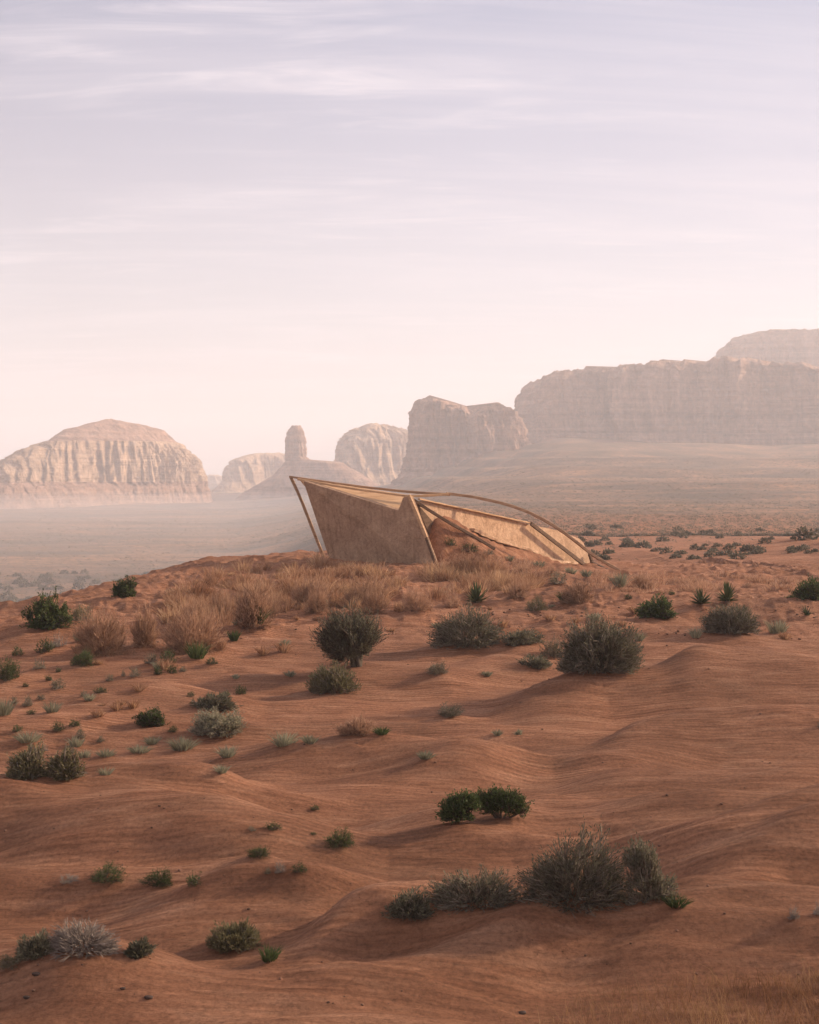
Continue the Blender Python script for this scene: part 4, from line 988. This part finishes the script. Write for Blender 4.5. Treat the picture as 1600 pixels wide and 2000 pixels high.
# tall thin grass in the lower right corner
Cs = []
while len(Cs) < 13500:
    px = rng.uniform(980, 2050, 600); row = rng.uniform(1850, 2140, 600)
    lim = np.interp(px, [980, 1150, 1300, 1450, 1600, 1750, 1900, 2050], [2010, 1968, 1932, 1900, 1868, 1840, 1900, 2060])
    k = (row > lim + 60 * (noise2(px / 60, row / 25, 5) * .5)) & (rng.uniform(0, 1, 600) < .35 + .65 * (noise2(px / 40, row / 16, 15) > -.1) * sst(0, 90, row - lim))
    D0 = 2747 * 4.42 / (row - 925)
    for _ in range(3):
        X = (px - HX) / FPX * D0; D0 = FPX * (CAMZ - H(X, D0, False)) / (row - 925)
    X = (px - HX) / FPX * D0
    Cs += [(a, b) for a, b in zip(X[k], D0[k])]
C = np.array(Cs); n = len(C)
C3 = np.column_stack([C, H(C[:, 0], C[:, 1]) - .01])
d = np.column_stack([rng.normal(size=n) * .28 - .12, rng.normal(size=n) * .28, np.ones(n)])
g = Geo(); g.add(*blades(C3, d, rng.uniform(.04, .12, n) + .22 * rng.uniform(0, 1, n) ** 6, np.full(n, .0034), rng, .3))
tag(link('tall_grass', g.mesh('tall_grass'), M['rust']), 'fine golden grass on the dune in the lower right corner', 'grass', kind='stuff')

# ------------------------------------------------------------------ loose stones on the hill
def gravel():
    g = Geo(); k = 0
    base = [stone_mesh(200 + i, 1, .8, .55, 8, 6) for i in range(6)]
    while k < 1000:
        if rng.uniform() < .6: px, row = rng.uniform(420, 1600), rng.uniform(1185, 1250)
        else: px, row = rng.uniform(-20, 1620), rng.uniform(1230, 1960)
        if noise2(np.array([px / 60.]), np.array([row / 12.]), 91)[0] < .05: continue
        D = ray_hit(px, row, 8, 90, 200)
        if D is None: continue
        X = (px - HX) / FPX * D; s = (.010 + .038 * rng.uniform() ** 5) * (D / 35) ** .9
        V, F = base[k % 6]; a = rng.uniform(0, 6.28); R = np.array([[math.cos(a), -math.sin(a), 0], [math.sin(a), math.cos(a), 0], [0, 0, 1]])
        g.add((V * s) @ R.T + np.array([[X, D, float(H(X, D)) + s * .1]]), F); k += 1
    tag(link('gravel', g.mesh('gravel'), M['stone']), 'small loose stones strewn over the red sand of the hill', 'gravel', kind='stuff')
gravel()

# ------------------------------------------------------------------ scrub on the plain
def scrub_geo(seed, n=150):
    r = np.random.default_rng(seed); u = unit(r.normal(size=(n, 3))); u[:, 2] = np.abs(u[:, 2])
    rr = r.uniform(.55, 1.0, (n, 1)) * (1 + .25 * noise3(u[:, 0] * 2, u[:, 1] * 2, u[:, 2] * 2, seed)[:, None])
    C = u * rr * np.array([[1, 1, .95]]); dd = u + r.normal(size=(n, 3)) * .5
    return leaves(C - unit(dd) * .15, dd, np.full(n, .42), np.full(n, .2), r)
SP = []
for i in range(5):
    V, F = scrub_geo(300 + i); me = mesh_np('scrub_bush', V, F); me.materials.append(M['scrub']); SP.append(me)
cand = []
while len(cand) < 15000:
    u = rng.uniform()
    px = rng.uniform(-120, 1720)
    if px < 620: row = 1000 + 200 * rng.uniform() ** 1.2
    else: row = 880 + 215 * rng.uniform() ** .8
    D = ray_hit(px, row, 70, 1400, 420)
    if D is None or D < (110 if px < 700 else 85) or (px > 620 and rng.uniform() > (D / 330) ** 2.0): continue
    X = (px - HX) / FPX * D
    if noise2(np.array([X / 40.]), np.array([D / 40.]), 95)[0] < rng.uniform(-1.6, .35): continue
    s = rng.uniform(.16, .42) * (1 + .9 * (rng.uniform() < .12)) * ((2.1 if row > 1120 else 1.5) if px < 560 else .9)
    cand.append((s / D, X, D, s))
cand.sort(key=lambda c: -c[0])
nf = 0
while nf < 13000:
    px, row = rng.uniform(-120, 1720), rng.uniform(890, 1062)
    D = ray_hit(px, row, 180, 1450)
    if D is None: continue
    X = (px - HX) / FPX * D
    if noise2(np.array([X / 60.]), np.array([D / 60.]), 96)[0] < rng.uniform(-1.4, .4): continue
    cand.append((0, X, D, rng.uniform(.35, .85) * (D / 500) ** .35)); nf += 1
for i, (_, X, D, s) in enumerate(cand[:270]):
    o = bpy.data.objects.new('scrub_bush', SP[i % 5]); COL.objects.link(o)
    o.location = (X, D, float(H(X, D)) - .03); o.rotation_euler = (0, 0, RNG.uniform(0, 6.28)); o.scale = (s * RNG.uniform(.9, 1.3), s * RNG.uniform(.9, 1.3), s * RNG.uniform(.9, 1.3))
    tag(o, 'small grey green scrub bush dotting the plain beyond the hill', 'bush', 'scrub bushes on the plain')
g = Geo()
small = [scrub_geo(400 + i, 16) for i in range(6)]
for i, (_, X, D, s) in enumerate(cand[270:]):
    V, F = small[i % 6]
    g.add(V * np.array([[s * 1.1, s * 1.1, s * .85]]) + np.array([[X, D, float(H(X, D)) - .03]]), F)
tag(link('scrub', g.mesh('scrub'), M['scrub']), 'far scrub speckling the hazy plain below the mesas', 'scrub', kind='stuff')

# ------------------------------------------------------------------ the air
HAZE = 0.00036
def haze_box():
    x, y0, y1, z0, z1 = 6800, -6800, 6800, -60, 260
    V = [(-x, y0, z0), (x, y0, z0), (x, y1, z0), (-x, y1, z0), (-x, y0, z1), (x, y0, z1), (x, y1, z1), (-x, y1, z1)]
    F = [(0, 3, 2, 1), (4, 5, 6, 7), (0, 1, 5, 4), (1, 2, 6, 5), (2, 3, 7, 6), (3, 0, 4, 7)]
    me = bpy.data.meshes.new('haze'); me.from_pydata(V, [], F); me.update()
    m = bpy.data.materials.new('haze'); m.use_nodes = True; n = m.node_tree.nodes; l = m.node_tree.links; n.clear()
    v = n.new('ShaderNodeVolumePrincipled'); v.inputs['Density'].default_value = HAZE; v.inputs['Color'].default_value = (0.925, 0.928, 0.985, 1); v.inputs['Anisotropy'].default_value = 0.1
    o_ = n.new('ShaderNodeOutputMaterial'); l.new(v.outputs[0], o_.inputs['Volume'])
    o = link('haze', me, m); tag(o, 'pale pink desert haze filling the air over the whole plain', 'haze', kind='stuff')
haze_box()

def mist_bank():
    """a shallow pool of ground mist lying in the low plain on the left, as the photograph shows"""
    x0, x1, y0, y1, z0, z1 = -1500, 60, 130, 1420, -48, -13
    V = [(x0, y0, z0), (x1, y0, z0), (x1, y1, z0), (x0, y1, z0), (x0, y0, z1), (x1, y0, z1), (x1, y1, z1), (x0, y1, z1)]
    F = [(0, 3, 2, 1), (4, 5, 6, 7), (0, 1, 5, 4), (1, 2, 6, 5), (2, 3, 7, 6), (3, 0, 4, 7)]
    me = bpy.data.meshes.new('mist'); me.from_pydata(V, [], F); me.update()
    m = bpy.data.materials.new('mist'); m.use_nodes = True; n = m.node_tree.nodes; l = m.node_tree.links; n.clear()
    v = n.new('ShaderNodeVolumePrincipled'); v.inputs['Density'].default_value = 0.0006; v.inputs['Color'].default_value = (0.98, 0.95, 0.96, 1)
    o_ = n.new('ShaderNodeOutputMaterial'); l.new(v.outputs[0], o_.inputs['Volume'])
    o = link('mist', me, m); tag(o, 'low bank of pale mist lying over the plain at the left', 'mist', kind='stuff')
mist_bank()
